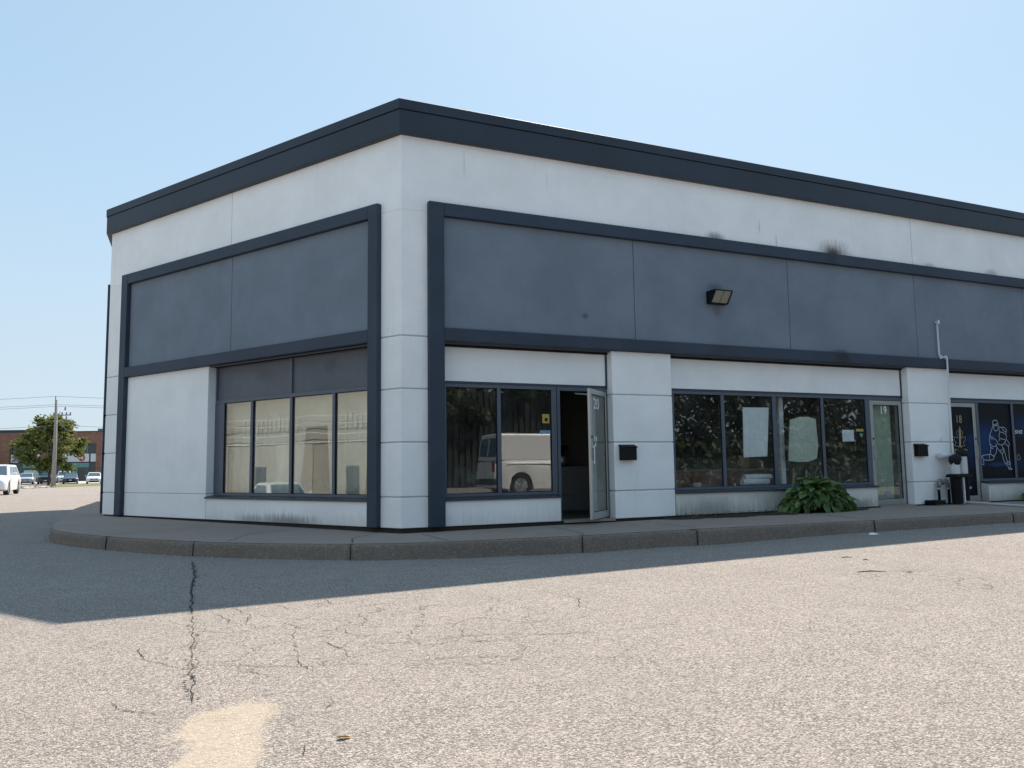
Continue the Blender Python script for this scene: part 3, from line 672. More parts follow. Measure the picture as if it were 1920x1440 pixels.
# film graphics on window and door 18
m = MB()
for a, b in ((13.055, 14.152), (14.225, 15.33), (15.40, 16.5), (16.57, 17.66)): m.fbox('R', a+.009, b-.009, GO-.0125, GO-.0105, .478, 2.106)
m.build('film', M['vinyl'], w3)
PLAYER = [[(13.539, 1.717), (13.598, 1.747), (13.675, 1.741), (13.703, 1.689), (13.677, 1.66), (13.575, 1.644), (13.538, 1.673), (13.539, 1.717)], [(13.538, 1.67), (13.538, 1.615), (13.662, 1.623), (13.719, 1.631), (13.703, 1.689)], [(13.548, 1.6), (13.564, 1.541), (13.626, 1.498), (13.685, 1.528), (13.714, 1.587)], [(13.526, 1.6), (13.471, 1.512), (13.405, 1.409), (13.382, 1.307), (13.403, 1.191), (13.418, 1.133), (13.384, 1.017), (13.414, .995)],
 [(13.405, 1.409), (13.5, 1.366), (13.604, 1.308), (13.684, 1.22), (13.749, 1.198), (13.851, 1.212), (13.915, 1.278), (13.93, 1.308), (13.854, 1.33), (13.742, 1.337), (13.703, 1.293)], [(13.411, 1.366), (13.495, 1.322)], [(13.716, 1.601), (13.793, 1.587), (13.906, 1.588), (13.99, 1.537), (13.971, 1.47), (13.944, 1.426)], [(13.723, 1.572), (13.741, 1.528), (13.758, 1.484), (13.848, 1.477), (13.934, 1.441), (13.974, 1.396), (13.954, 1.323), (14.037, 1.249), (14.054, 1.205), (14.016, 1.168), (13.93, 1.212), (13.912, 1.249)], [(13.758, 1.484), (13.716, 1.41), (13.743, 1.352)], [(13.838, 1.587), (13.865, 1.529), (13.962, 1.485)],
 [(13.417, 1.22), (13.477, 1.162), (13.566, 1.169), (13.625, 1.198)], [(13.42, 1.147), (13.494, 1.118)], [(13.596, 1.235), (13.62, 1.147), (13.599, 1.06), (13.546, .987), (13.476, .951), (13.404, 1.002)], [(13.62, 1.147), (13.71, 1.059), (13.782, 1.0), (13.834, 1.058), (13.793, 1.19)], [(13.782, 1.0), (13.804, .898), (13.85, .809), (13.923, .75), (14.005, .676), (14.084, .675)], [(13.842, 1.132), (13.868, 1.058), (13.907, .911), (13.942, .823), (14.001, .837), (14.024, .749), (14.029, .69)], [(13.933, .838), (13.905, .794), (14.015, .764)], [(13.783, 1.103), (13.71, 1.059)], [(14.015, 1.161), (14.015, 1.057), (14.009, .91), (14.028, .778)],
 [(13.403, .995), (13.26, .989), (13.11, .969), (13.082, .904), (13.084, .789), (13.149, .774), (13.146, .846), (13.125, .961)], [(13.347, .988), (13.349, .902)], [(13.139, .882), (13.312, .866), (13.457, .879), (13.519, .944), (13.478, .973)], [(13.951, .706), (13.98, .662), (14.083, .663)]]
LEAF = [(12.448, 1.591), (12.409, 1.52), (12.334, 1.47), (12.364, 1.349), (12.241, 1.377), (12.258, 1.278), (12.303, 1.261), (12.243, 1.186), (12.367, 1.172), (12.443, 1.172), (12.571, 1.186), (12.526, 1.261), (12.574, 1.278), (12.612, 1.378), (12.482, 1.349), (12.537, 1.471), (12.472, 1.52), (12.448, 1.591)]
STEM = [(12.445, 1.563), (12.409, 1.477), (12.396, 1.193), (12.357, 1.134), (12.405, 1.172), (12.478, 1.129), (12.447, 1.193), (12.476, 1.477)]
def lines(paths, w, o, shrink=1):
    m = MB()
    for p in paths:
        for (a, b), (c, d) in zip(p, p[1:]):
            L = sqrt((c-a)**2+(d-b)**2) or 1; nx_, nz = -(d-b)/L*w/2, (c-a)/L*w/2; ex, ez = (c-a)/L*w*.3, (d-b)/L*w*.3
            q = [(a-ex+nx_, b-ez+nz), (c+ex+nx_, d+ez+nz), (c+ex-nx_, d+ez-nz), (a-ex-nx_, b-ez-nz)]
            vs = [W('R', t, o+e, z) for e in (0, .0015) for t, z in q]
            m.add(vs, [(3, 2, 1, 0), (4, 5, 6, 7), (0, 1, 5, 4), (1, 2, 6, 5), (2, 3, 7, 6), (3, 0, 4, 7)])
    return m
lines(PLAYER, .013, GO-.0103).build('player_drawing', M['vinyl_line'], w3)
text_mb('SHE', .118, fac('R', 14.262, GO-.0103, 1.45, 1.25), .0015, .15, .001, space=1.1).build('lettering', M['vinyl_white'], w3)
lines([[(14.31, .96), (14.35, 1.0), (14.37, .95), (14.40, .90), (14.33, .86), (14.28, .90), (14.31, .96)]], .012, GO-.0103).build('small_crest', M['vinyl_grey'], w3)
F18 = GO-.035+.0298
lines([LEAF], .009, F18).build('leaf_outline', M['vinyl_grey'], d18)
vs = [W('R', t, F18+e, z) for e in (.0003, .0018) for t, z in STEM]; n_ = len(STEM)
MB().add(vs, [tuple(range(n_))[::-1], tuple(range(n_, 2*n_))]+[(i, (i+1) % n_, n_+(i+1) % n_, n_+i) for i in range(n_)]).build('leaf_stem', M['vinyl_gold'], d18)
text_mb('18', .235, fac('R', 12.335, F18, 1.675, .80), .0015, 0, .001, space=1.1).build('number', M['vinyl_gold'], d18)
text_mb('TRUE NORTH', .095, fac('R', 12.215, F18, 1.05, .72), .0015, 0, .003).build('lettering', M['vinyl_gold'], d18)
text_mb('/EXIT', .065, fac('R', 12.56, F18, .265, .95), .0015, 0, .002).build('lettering', M['vinyl_white'], d18)
# stickers on windows
def sticker(w, t0, t1, z0, z1, mt, name='sticker'):
    MB().fbox('R', t0, t1, GO-.013, GO-.0115, z0, z1).build(name, M[mt], w)
sticker(w1, 2.43, 2.56, 1.57, 1.72, 'yellow'); sticker(w1, 2.385, 2.575, 1.40, 1.455, 'blue_st')
MB().fbox('R', 2.475, 2.525, GO-.0114, GO-.0108, 1.60, 1.655).build('sticker_print', M['black'], w1)
sticker(w2, 5.41, 5.56, .482, .545, 'vinyl_grey'); sticker(w2, 9.41, 9.61, 1.475, 1.525, 'yellow')
MB().add([W('R', t, GO-.012, z) for t, z in ((9.50, 1.44), (9.59, 1.44), (9.59, 1.39), (9.545, 1.35), (9.50, 1.39))], [(0, 1, 2, 3, 4)]).build('shield_sticker', M['green_st'], w2)
MB().fbox('R', 5.42, 5.55, GO-.0114, GO-.0108, .50, .51).fbox('R', 5.42, 5.50, GO-.0114, GO-.0108, .52, .532).build('sticker_print', M['black'], w2)

# ------------------------------------------------------------------ things inside, behind the glass
def rnd_sheet(pts, o0, o1):
    n = len(pts); vs = [W('R', t, o, z) for o in (o0, o1) for t, z in pts]
    return MB().add(vs, [tuple(range(n))[::-1], tuple(range(n, 2*n))]+[(i, (i+1) % n, n+(i+1) % n, n+i) for i in range(n)])
o = rnd_sheet([(6.60, 1.905), (7.215, 1.91), (7.13, 1.0), (6.575, .985)], GO-.05, GO-.035).build('poster_board', M['paper']); setp(o, 'white rectangular board hung behind the second window pane left of door 19', 'poster')
o = rnd_sheet([(7.735, 1.69), (7.98, 1.745), (8.2, 1.75), (8.385, 1.71), (8.42, 1.2), (8.37, .95), (8.15, .89), (7.9, .885), (7.655, .91), (7.69, 1.3)], GO-.06, GO-.045).build('curved_board', M['poster2']); setp(o, 'pale greenish board with bowed edges leaning behind the third pane, above the plant', 'board')
o = rnd_sheet([(9.06, 1.505), (9.365, 1.505), (9.365, 1.28), (9.06, 1.275)], GO-.04, GO-.034).build('paper_notice', M['paper']); setp(o, 'small white paper notice taped inside the pane beside door 19', 'notice')
for i, (a, b, z, rr, lb) in enumerate(((6.64, 7.28, .525, .055, 'white paper roll lying on the window ledge, lower and nearer the glass'), (6.72, 7.34, .62, .05, 'white paper roll lying on top of another on the window ledge'))):
    o = MB().tube([W('R', a, -.36-.03*i, z), W('R', a+.3, -.36, z+.006), W('R', b, -.38, z)], rr, 14).build('paper_roll', M['paper'], smooth=False); setp(o, lb, 'paper roll', 'paper rolls on the window ledge')
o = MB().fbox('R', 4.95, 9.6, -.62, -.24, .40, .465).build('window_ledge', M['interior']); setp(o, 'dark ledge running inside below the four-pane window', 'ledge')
o = MB(); 
for a, b in ((7.665, 7.775),): o.fbox('R', a, b, -.5, -.42, .47, 2.4)
o = o.build('white_post', M['paper'], bevel=.01); setp(o, 'white upright post inside just behind the central mullion', 'post')
o = MB().fbox('R', 9.84, 10.50, -.30, -.29, .08, 2.06).build('door_blind', M['poster2']); setp(o, 'flat pale green blind hanging close behind the glass of door 19', 'blind')
tb = thing('counter', 'long mahogany-red counter inside unit 19 with pale top edge', 'counter', W('R', 6.8, -2.2, 0))
MB().fbox('R', 5.6, 9.2, -2.6, -2.0, .02, .72).build('front_panel', M['red_brown'], tb); MB().fbox('R', 5.5, 9.3, -2.7, -1.95, .72, .76).build('top', M['grey_paint'], tb)
o = MB().fbox('R', 6.1, 6.4, -2.4, -2.1, .765, .95).build('cardboard_box', M['card'], bevel=.005); setp(o, 'open brown cardboard box at the left end of the red counter', 'box', 'boxes on the counter')
o = MB().fbox('R', 8.05, 8.35, -2.35, -2.1, .765, 1.05).build('cardboard_box', M['card'], bevel=.005); setp(o, 'upright brown carton on the counter right of the white board', 'box', 'boxes on the counter')
ch = thing('side_table', 'pale legged side table inside at the far left of the four-pane window', 'table', W('R', 5.3, -1.4, 0))
MB().fbox('R', 4.9, 5.7, -1.7, -1.1, .66, .70).build('top', M['paper'], ch)
for t_, o_ in ((4.93, -1.13), (5.64, -1.13), (4.93, -1.66), (5.64, -1.66)): MB().fbox('R', t_, t_+.035, o_-.035, o_, 0, .66).build('leg', M['paper'], ch)
cb = thing('filing_cabinet', 'low pale cabinet with drawers seen through the open door 20', 'cabinet', W('R', 4.2, -2.4, 0))
MB().fbox('R', 3.93, 4.62, -3.0, -2.5, 0, .86).build('carcass', M['grey_paint'], cb, bevel=.005)
for z0, z1 in ((.03, .28), (.31, .56), (.59, .83)): MB().fbox('R', 3.96, 4.38, -2.498, -2.478, z0, z1).build('drawer', M['grey_paint'], cb, bevel=.004)
cf = thing('coffee_maker', 'dark coffee maker on the cabinet behind open door 20', 'coffee maker', W('R', 4.1, -2.7, .86))
MB().fbox('R', 4.02, 4.25, -2.85, -2.62, .862, .90).build('base', M['black'], cf, bevel=.01); MB().fbox('R', 4.02, 4.25, -2.85, -2.77, .90, 1.2).build('column', M['black'], cf, bevel=.01)
MB().fbox('R', 4.02, 4.25, -2.85, -2.62, 1.2, 1.28).build('brew_head', M['black'], cf, bevel=.01)
MB().tube([W('R', 4.13, -2.69, z) for z in (.905, .96, 1.03, 1.08)], [.06, .075, .07, .05], 12).build('carafe', M['silver'], cf, smooth=True)
# curtains in the side window
def curtain(t0, t1, z0, z1, taper, name, label, ph):
    n = int((t1-t0)*46); rows = 10; vs = []; uv = []
    for r in range(rows+1):
        z = z0+(z1-z0)*r/rows; k = r/rows
        for i in range(n+1):
            u = i/n; a = t0+taper[0]*(1-k)**1.5; b = t1-taper[1]*(1-k)**1.5; t = a+(b-a)*u
            o_ = -.42+.026*sin(u*n*.55+ph+.6*sin(u*9))+.012*sin(u*n*.21+ph*2)
            vs.append(W('L', t, o_, z)); uv.append((t, z))
    fs = [(r*(n+1)+i, r*(n+1)+i+1, (r+1)*(n+1)+i+1, (r+1)*(n+1)+i) for r in range(rows) for i in range(n)]
    o = MB().add(vs, fs, uv).build(name, M['curtain'], smooth=True, recalc=False)
    s = o.modifiers.new('t', 'SOLIDIFY'); s.thickness = .004
    return setp(o, label, 'curtain', 'curtains in the side window')
curtain(2.58, 4.84, .44, 2.3, (.22, 0), 'curtain', 'wide beige sheer curtain drawn across the left panes of the side window', 0)
curtain(1.05, 2.14, .44, 2.3, (.12, .12), 'curtain', 'narrow beige sheer curtain gathered in the middle of the side window', 1.3)
curtain(.72, 1.0, .44, 2.3, (0, .05), 'curtain', 'thin strip of beige sheer curtain at the right end of the side window', 2.2)
MB2 = MB().fbox('L', .66, 4.86, -.40, -.385, 1.60, 2.3); o = MB2.build('valance', M['curtain']); setp(o, 'flat beige valance across the top of the side window', 'valance')

# ------------------------------------------------------------------ fittings on the facade
wl_ = thing('wall_light', 'black wedge-shaped wall light with a ribbed glass front on the grey sign band', 'wall light', W('R', 5.88, 0, 3.72))
m = MB()
a, b = 5.69, 6.09
for t0_, t1_ in ((a, a+.018), (b-.018, b)):
    vs = [W('R', t, o_, z) for t in (t0_, t1_) for o_, z in ((0, 3.735), (.11, 3.735), (.25, 3.94), (.25, 3.965), (0, 3.965))]
    m.add(vs, [(0, 1, 2, 3, 4), (9, 8, 7, 6, 5)]+[(i, (i+1) % 5, 5+(i+1) % 5, 5+i) for i in range(5)])
m.fbox('R', a+.0182, b-.0182, 0, .25, 3.945, 3.965); m.fbox('R', a+.0182, b-.0182, 0, .10, 3.735, 3.752); m.fbox('R', a+.0182, b-.0182, 0, .03, 3.753, 3.944)
m.build('housing', M['black_metal'], wl_, bevel=.003)
vs = []; N_ = 22
for i in range(N_+1):
    t = a+.02+(b-a-.04)*i/N_
    for k in range(2):
        o_, z = ((.105, 3.754), (.243, 3.942))[k]; vs.append(W('R', t, o_+(.004 if i % 2 else 0), z))
for t_ in (a+.02, (a+b)/2, b-.03):
    MB().add([W('R', t_+dt, o_+.006, z) for dt in (0, .010) for o_, z in ((.105, 3.754), (.243, 3.942), (.236, 3.944), (.098, 3.756))], [(0, 1, 2, 3), (7, 6, 5, 4), (0, 4, 5, 1), (1, 5, 6, 2), (2, 6, 7, 3), (3, 7, 4, 0)]).build('lens_bar', M['black_metal'], wl_)
lens_m = plain('prismatic_glass', (.30, .28, .23), .25, .5, var=.1, scale=20)
MB().add(vs, [(2*i, 2*i+1, 2*i+3, 2*i+2) for i in range(N_)]).build('lens', lens_m, wl_, recalc=False)

def mailbox(t, z, w, label):
    mb = thing('mailbox', label, 'mailbox', W('R', t, 0, z), 'black wall mailboxes')
    MB().fbox('R', t, t+w, .002, .10, z, z+.225).build('box', M['black_metal'], mb, bevel=.006)
    vs = [W('R', tt, o_, zz) for tt in (t-.008, t+w+.008) for o_, zz in ((.002, z+.228), (.118, z+.205), (.118, z+.225), (.002, z+.262))]
    MB().add(vs, [(0, 1, 2, 3), (7, 6, 5, 4), (0, 4, 5, 1), (1, 5, 6, 2), (2, 6, 7, 3), (3, 7, 4, 0)]).build('lid', M['black'], mb, bevel=.003)
mailbox(3.76, .955, .29, 'black metal wall mailbox on the pier right of open door 20'); mailbox(10.78, .965, .30, 'black metal wall mailbox on the pier right of door 19')

vp = thing('vent_pipe', 'thin white vent pipe climbing the pier and navy beam onto the grey band', 'pipe', W('R', 11.7, .1, 0))
m = MB()
m.tube([W('R', 11.59, .05, 3.76), W('R', 11.66, .05, 3.775)], .016, 8).tube([W('R', 11.655, .05, 3.785), W('R', 11.655, .05, 3.05), W('R', 11.655, .09, 3.01)], .019, 8)
m.tube([W('R', 11.645, .115, 3.02), W('R', 11.81, .115, 3.02)], .019, 8).tube([W('R', 11.80, .115, 3.03), W('R', 11.80, .115, 2.6), W('R', 11.775, .10, 1.8), W('R', 11.75, .10, .97)], .019, 8)
m.build('riser', M['white_plastic'], vp, smooth=True)
for t_, z_ in ((11.655, 3.77), (11.655, 3.03), (11.80, 3.02)): MB().tube([W('R', t_, .085, z_-.04), W('R', t_, .085, z_+.04)], .026, 8).build('elbow', M['white_plastic'], vp)
m = MB()
m.tube([W('R', 11.375, .10, .975), W('R', 11.385, .10, .975), W('R', 11.40, .10, .975), W('R', 11.88, .10, .975)], [.03, .05, .062, .062], 14)
m.build('drum', M['white_plastic'], vp, smooth=True)
MB().tube([W('R', 11.70, .10, .95), W('R', 11.69, .12, .03)], .024, 8).tube([W('R', 11.58, .03, 1.27), W('R', 11.58, .03, 1.33), W('R', 11.62, .03, 1.36)], .012, 6).build('down_leg', M['white_plastic'], vp)
dpp = MB().tube([W('R', 11.75, .35, .035), W('R', 11.55, 1.0, .03), W('R', 11.05, 2.45, .03)], .022, 8).build('drain_pipe', M['white_plastic']); setp(dpp, 'thin white drain pipe lying across the sidewalk beside the bins', 'pipe')

for t_, dr, lb in ((11.315, 1, 'black gooseneck service pipe bending right into the pier, the left one'), (11.61, -1, 'black gooseneck service pipe bending left into the pier, the right one')):
    g = thing('service_pipe', lb, 'pipe', W('R', t_, .1, 0), 'service pipes at the foot of the pier')
    MB().tube([W('R', t_, .1, 0), W('R', t_, .1, .30), W('R', t_+.01*dr, .1, .38)], .028, 8).build('conduit', M['black'], g, smooth=True)
    MB().tube([W('R', t_+.01*dr, .1, .32), W('R', t_+.02*dr, .1, .40), W('R', t_+.06*dr, .09, .47), W('R', t_+.10*dr, .04, .42), W('R', t_+.10*dr, 0, .40)], [.03, .042, .045, .036, .03], 8).build('bend', M['grey_paint'], g, smooth=True)
    MB().tube([W('R', t_, .1, .29), W('R', t_, .1, .33)], .036, 8).build('clamp', M['silver'], g)
o = MB().fbox('R', 10.93, 11.25, .05, .30, .002, .085).build('boot_tray', M['black'], bevel=.01); setp(o, 'low black box on the ground below the right mailbox', 'tray')

def bin_(t, out, lb, hcan, lb2, lb3, i):
    g = thing('ash_bin', lb, 'bin', W('R', t, out, 0), 'slim dark bins by door 18')
    prof = [(0, .088), (.02, .095), (.45, .105), (.53, .11)]
    MB().tube([W('R', t, out, z) for z, r in prof], [r for z, r in prof], 18).build('body', M['black'], g, smooth=False)
    MB().fbox('R', t-.135, t+.135, out-.13, out+.13, .535, .57).fbox('R', t-.12, t+.12, out-.115, out+.115, .57, .60).build('lid', M['grey_paint'] if False else M['black_metal'], g, bevel=.006)
    c = MB().tube([W('R', t+.0, out, z) for z in (.602, .612, .602+hcan*.5, .602+hcan)], [.088, .092, .092, .090], 18).build('white_canister', M['white_plastic']); setp(c, lb2, 'canister', 'white canisters on the bins')
    rng = random.Random(i); m = MB(); n = 14; vs = []
    zt = .602+hcan
    for r in range(7):
        for k in range(n):
            th = 2*pi*k/n; rad = [0.02, .07, .105, .115, .118, .11, .10][r]*(1+.07*rng.uniform(-1, 1)); z = zt+[.15, .14, .115, .08, .04, .0, -.05][r]+rng.uniform(-.004, .004)+.02*cos(th+i)
            if i == 0 and r >= 5: pass
            if i == 1 and r >= 4: z = zt+[0, 0, 0, 0, .012, .004, .002][r]+rng.uniform(0, .01)
            vs.append(W('R', t+cos(th)*rad+.03*(i-.5)*(-1 if i == 0 else 1), out+sin(th)*rad, z))
    m.add(vs, [(r*n+k, r*n+(k+1) % n, (r+1)*n+(k+1) % n, (r+1)*n+k) for r in range(6) for k in range(n)]+[tuple(range(n))])
    c2 = m.build('black_cover', M['rubber'], smooth=True); c2.modifiers.new('s', 'SOLIDIFY').thickness = .006; setp(c2, lb3, 'cover', 'black covers draped on the canisters')
bin_(11.575, .30, 'slim dark bin by door 18, the left of two, with the shorter canister', .24, 'short white canister on the left bin', 'black crumpled cover pulled far down over the short white canister', 0)
bin_(11.845, .27, 'slim dark bin by door 18, the right of two, nearer the door', .35, 'tall white canister on the right bin', 'black soft cover sitting on top of the tall white canister', 1)
o = MB().fbox('R', 11.705, 11.745, .34, .37, 0, .56).build('white_stake', M['white_plastic']); setp(o, 'thin pale upright stake between the two bins', 'stake')

# ------------------------------------------------------------------ plants at the wall
def leaf_patch(mb, base, az, pitch0, L, Wd, droop, rng, n=6):
    d = Vector((cos(az), sin(az), 0)); side = Vector((-sin(az), cos(az), 0)); p = Vector(base); pt = pitch0; vs = []
    tw = rng.uniform(-.5, .5)
    for i in range(n+1):
        u = i/n; w = Wd*.5*(sin(pi*min(1, u**.75*.97+.03))**.8)*(1 if u < .98 else .1)
        fw = d*cos(pt)+Vector((0, 0, 1))*sin(pt); up = -d*sin(pt)+Vector((0, 0, 1))*cos(pt)
        s_ = side*cos(tw)+up*sin(tw)
        wav = .10*w*sin(i*2.1+az*3)
        vs += [p-s_*w+up*(w*.32+wav), p-s_*w*.5+up*w*.1, p, p+s_*w*.5+up*w*.1, p+s_*w+up*(w*.32-wav)]
        p = p+fw*(L/n); pt -= droop/n
    mb.add(vs, [(i*5+j, i*5+j+1, (i+1)*5+j+1, (i+1)*5+j) for i in range(n) for j in range(4)])
def hosta(name, label, t, out, RX, RY, H, nl, nst, seed):
    rng = random.Random(seed); c = W('R', t, out, 0); g = thing(name, label, 'plant', (c.x, c.y, 0), 'leafy plants along the wall')
    m = MB(); st = MB()
    for i in range(nl):
        rr = sqrt(rng.random()); az = rng.random()*2*pi; h = H*(1-rr**2.2)**.75*rng.uniform(.72, 1.02)+.05
        b = W('R', t+cos(az)*rr*RX*.78, out+sin(az)*rr*RY*.78, h)
        azw = atan2((TV['R']*cos(az)*RX+NV['R']*sin(az)*RY).y, (TV['R']*cos(az)*RX+NV['R']*sin(az)*RY).x)+rng.gauss(0, .35)
        L = rng.uniform(.15, .27); leaf_patch(m, b-Vector((cos(azw), sin(azw), 0))*L*.4, azw, .55-1.1*rr+rng.gauss(0, .28), L, L*rng.uniform(.46, .62), rng.uniform(.6, 1.3), rng)
        if i % 3 == 0: st.tube([(c.x+rng.gauss(0, .05), c.y+rng.gauss(0, .05), .0), (b.x*.6+c.x*.4, b.y*.6+c.y*.4, h*.75), tuple(b)], .005, 4, False)
    m.build('foliage', M['hosta'], g, smooth=True, recalc=False); st.build('stems', M['hosta'], g, recalc=False)
    sm_ = plain('faded_stalks'+str(seed), (.22, .22, .14), .9)
    for i in range(nst):
        f = MB()
        a = rng.uniform(-.6, .75)*RX; lean = rng.uniform(-.08, .16); b = W('R', t+a, out-.1+rng.uniform(-.1, .1), H*.6); tp = W('R', t+a+lean, out-.12, H+rng.uniform(.10, .33))
        f.tube([b, (b+tp)/2+Vector((0, 0, .02)), tp], .004, 4)
        for k in range(7):
            q = tp-(tp-b)*k*.05; f.tube([q, q+Vector((rng.gauss(0, .02), rng.gauss(0, .02), -.02))], [.004, .007], 4)
        f.build('flower_stalk', sm_, g)
    return g
hosta('hosta_plant', 'big dark green leafy plant mounded against the dwarf wall under the third pane', 7.66, .44, 1.04, .56, .50, 380, 11, 3)
hosta('hosta_plant', 'second leafy green plant cut off by the right edge of the picture', 14.1, .50, .62, .42, .36, 140, 0, 5)
m = MB(); vs = []; n = 44
for i in range(n+1):
    t = 4.55+(9.3-4.55)*i/n; e = sin(pi*min(1, max(0, i/n)))**.35*(.60+.14*sin(i*.7)+.08*sin(i*1.9))+.05
    for k in range(5):
        o_ = -.02+(e+.02)*k/4; q = W('R', t, o_); vs.append((q.x, q.y, walk_z(q.x, q.y)+.006+(.028*sin(pi*(k+.4)/4.6) if 0 < k < 4 else 0)+random.uniform(0, .008)*(0 < k < 4)))
m.add(vs, [(i*5+k, (i+1)*5+k, (i+1)*5+k+1, i*5+k+1) for i in range(n) for k in range(4)]); m.build('soil_bed', M['soil'], kind='structure', smooth=True, recalc=False)
rg = random.Random(4); m = MB()
for i in range(160):
    t = rg.uniform(4.7, 7.2); o_ = rg.uniform(.05, .6); b = W('R', t, o_, .02); leaf_patch(m, b, rg.uniform(0, 6.28), rg.uniform(0, .9), rg.uniform(.02, .06), .02, .8, rg, 3)
m.build('weeds', plain('dry_weeds', (.12, .10, .05), .9, var=.4, scale=20), kind='stuff', recalc=False, smooth=True)

# ------------------------------------------------------------------ litter on the asphalt
def scrap(name, label, cat, x, y, L, Wd, az, mt, seed):
    rng = random.Random(seed); m = MB(); leaf_patch(m, (x, y, road_z(x, y)+.006), az, .04, L, Wd, .12, rng, 5); o = m.build(name, M[mt], recalc=False); o.modifiers.new('s', 'SOLIDIFY').thickness = .002
    return setp(o, label, cat)
scrap('fallen_leaf', 'small orange-yellow fallen leaf on the sunlit asphalt in the foreground', 'leaf', -.71, 3.32, .055, .03, .2, 'leaf_y', 1)
scrap('paper_scrap', 'white scrap of paper in the gutter below the leafy plant', 'litter', 5.16, 11.95, .16, .05, .1, 'paper', 2)
for i, (x, y, L, lb) in enumerate(((3.1, 7.46, .26, 'long dry twig on sunlit asphalt'), (3.38, 8.5, .10, 'short dark twig on the asphalt nearest the shadow edge'), (3.5, 8.27, .05, 'tiny dark twig between two larger ones'))):
    z = road_z(x, y)+.003; o = MB().tube([(x, y, z), (x+L*.5, y+.01, z+.006), (x+L, y-.01, z)], [.003, .005, .002], 5).build('twig', M['bark']); setp(o, lb, 'twig', 'twigs on the asphalt')
rg = random.Random(12); m = MB()
for i in range(900):    # loose grit in the gutter
    k = rg.randrange(len(KF)); p = KF[k]; n_ = kn(k); d = abs(rg.gauss(0, .12))+.03; x, y = p.x-n_.x*d, p.y-n_.y*d
    if not (-9 < x < 12): continue
    r = rg.uniform(.004, .012); z = road_z(x, y)+r*.4
    m.add([(x+r, y, z), (x-r*.6, y+r, z), (x-r*.7, y-r*.8, z), (x, y, z+r*.9), (x, y, z-r)], [(0, 1, 3), (1, 2, 3), (2, 0, 3), (0, 4, 1), (1, 4, 2), (2, 4, 0)])
m.build('grit', M['rock'], kind='stuff', recalc=False)

# ------------------------------------------------------------------ trees
def tree(name, label, x, y, zb, H, crown_z0, rx, rz, nleaf, ls, mat, seed, group=None, tr=.14, clumps=60, squash=1.0, cone=.28):
    rng = random.Random(seed); g = thing(name, label, 'tree', (x, y, zb), group); m = MB()
    ht = crown_z0+rz*.9
    pts = [Vector((x+rng.gauss(0, .04)*i, y+rng.gauss(0, .04)*i, zb-.1+(ht)*i/6)) for i in range(7)]
    m.tube(pts, [tr*(1-.12*i) for i in range(7)], 8)
    cz = zb+crown_z0+rz; cl = []
    for i in range(clumps):
        while True:
            v = Vector((rng.uniform(-1, 1), rng.uniform(-1, 1), rng.uniform(-1, 1)))
            if .25 < v.length < 1: break
        v = v.normalized()*(v.length**.5); s = 1-cone*max(0, v.z)
        c = Vector((x+v.x*rx*s*rng.uniform(.8, 1.1), y+v.y*rx*s*squash, cz+v.z*rz*rng.uniform(.8, 1.08))); cl.append((c, rng.uniform(.16, .34)*rx*.75))
        if i % 3 == 0:
            a = pts[rng.randrange(2, 7)]; m.tube([a, (a+c)/2+Vector((0, 0, .15)), c], [tr*.35, tr*.2, .015], 5, False)
    m.build('trunk', M['bark'], g, smooth=True)
    m = MB(); V = []; F = []
    for i in range(nleaf):
        c, r = cl[rng.randrange(len(cl))]; p = c+Vector((rng.gauss(0, .5), rng.gauss(0, .5), rng.gauss(0, .38)))*r
        a = Vector((rng.gauss(0, 1), rng.gauss(0, 1), rng.gauss(0, .5))).normalized(); b = a.cross(Vector((rng.gauss(0, 1), rng.gauss(0, 1), rng.gauss(0, 1)))).normalized()
        s = ls*rng.uniform(.6, 1.3); k = len(V); V += [p-a*s, p+b*s*.55, p+a*s, p-b*s*.55]; F.append((k, k+1, k+2, k+3))
    m.add(V, F); m.build('crown', M[mat], g, recalc=False); return g
tree('maple_tree', 'green leafy street tree behind the utility pole in front of the brick building', -51.6, 90.5, -.62, 7.2, 1.2, 3.5, 3.35, 10500, .19, 'tree_leaf', 31, None, .15, 62, 1.0, .55)

# ------------------------------------------------------------------ far verge, lot, pole and wires
def patch(name, pts, mat, kind, lift, n=24):
    m = MB(); (a, b, c, d) = [Vector(p) for p in pts]; vs = []
    for i in range(n+1):
        for j in range(7):
            p = a.lerp(b, i/n); q = d.lerp(c, i/n); r = p.lerp(q, j/6); vs.append((r.x, r.y, road_z(r.x, r.y)+lift+(.10 if 0 < j < 6 else 0)))
    m.add(vs, [(i*7+j, (i+1)*7+j, (i+1)*7+j+1, i*7+j+1) for i in range(n) for j in range(6)]); return m.build(name, mat, kind=kind, smooth=True, recalc=False)
patch('grass_verge', [(-47, 84), (-40, 103), (-44, 108), (-54, 90)], M['grass'], 'stuff', .02)
patch('gravel_verge', [(-60, 58), (-47.2, 83.6), (-54, 90), (-66, 66)], M['rock'], 'stuff', .02)
patch('far_pavement', [(-120, 96), (-48, 108), (-50, 127.5), (-120, 127.5)], M['concrete_far'], 'structure', .02)
rg = random.Random(5); m = MB()
for i in range(150):
    u = rg.random(); x = -58+11*u+rg.gauss(0, .8); y = 62+21.5*u+rg.gauss(0, 1.2); r = rg.uniform(.12, .34); z = road_z(x, y)
    n_ = 7; vs = [(x+cos(2*pi*k/n_)*r*rg.uniform(.7, 1.2), y+sin(2*pi*k/n_)*r*rg.uniform(.7, 1.2), z+.05) for k in range(n_)]+[(x+rg.gauss(0, .05), y, z+r*rg.uniform(.6, 1.1)), (x, y, z-.1)]
    m.add(vs, [(k, (k+1) % n_, n_) for k in range(n_)]+[((k+1) % n_, k, n_+1) for k in range(n_)])
m.build('rubble', M['rock'], kind='stuff', recalc=False)
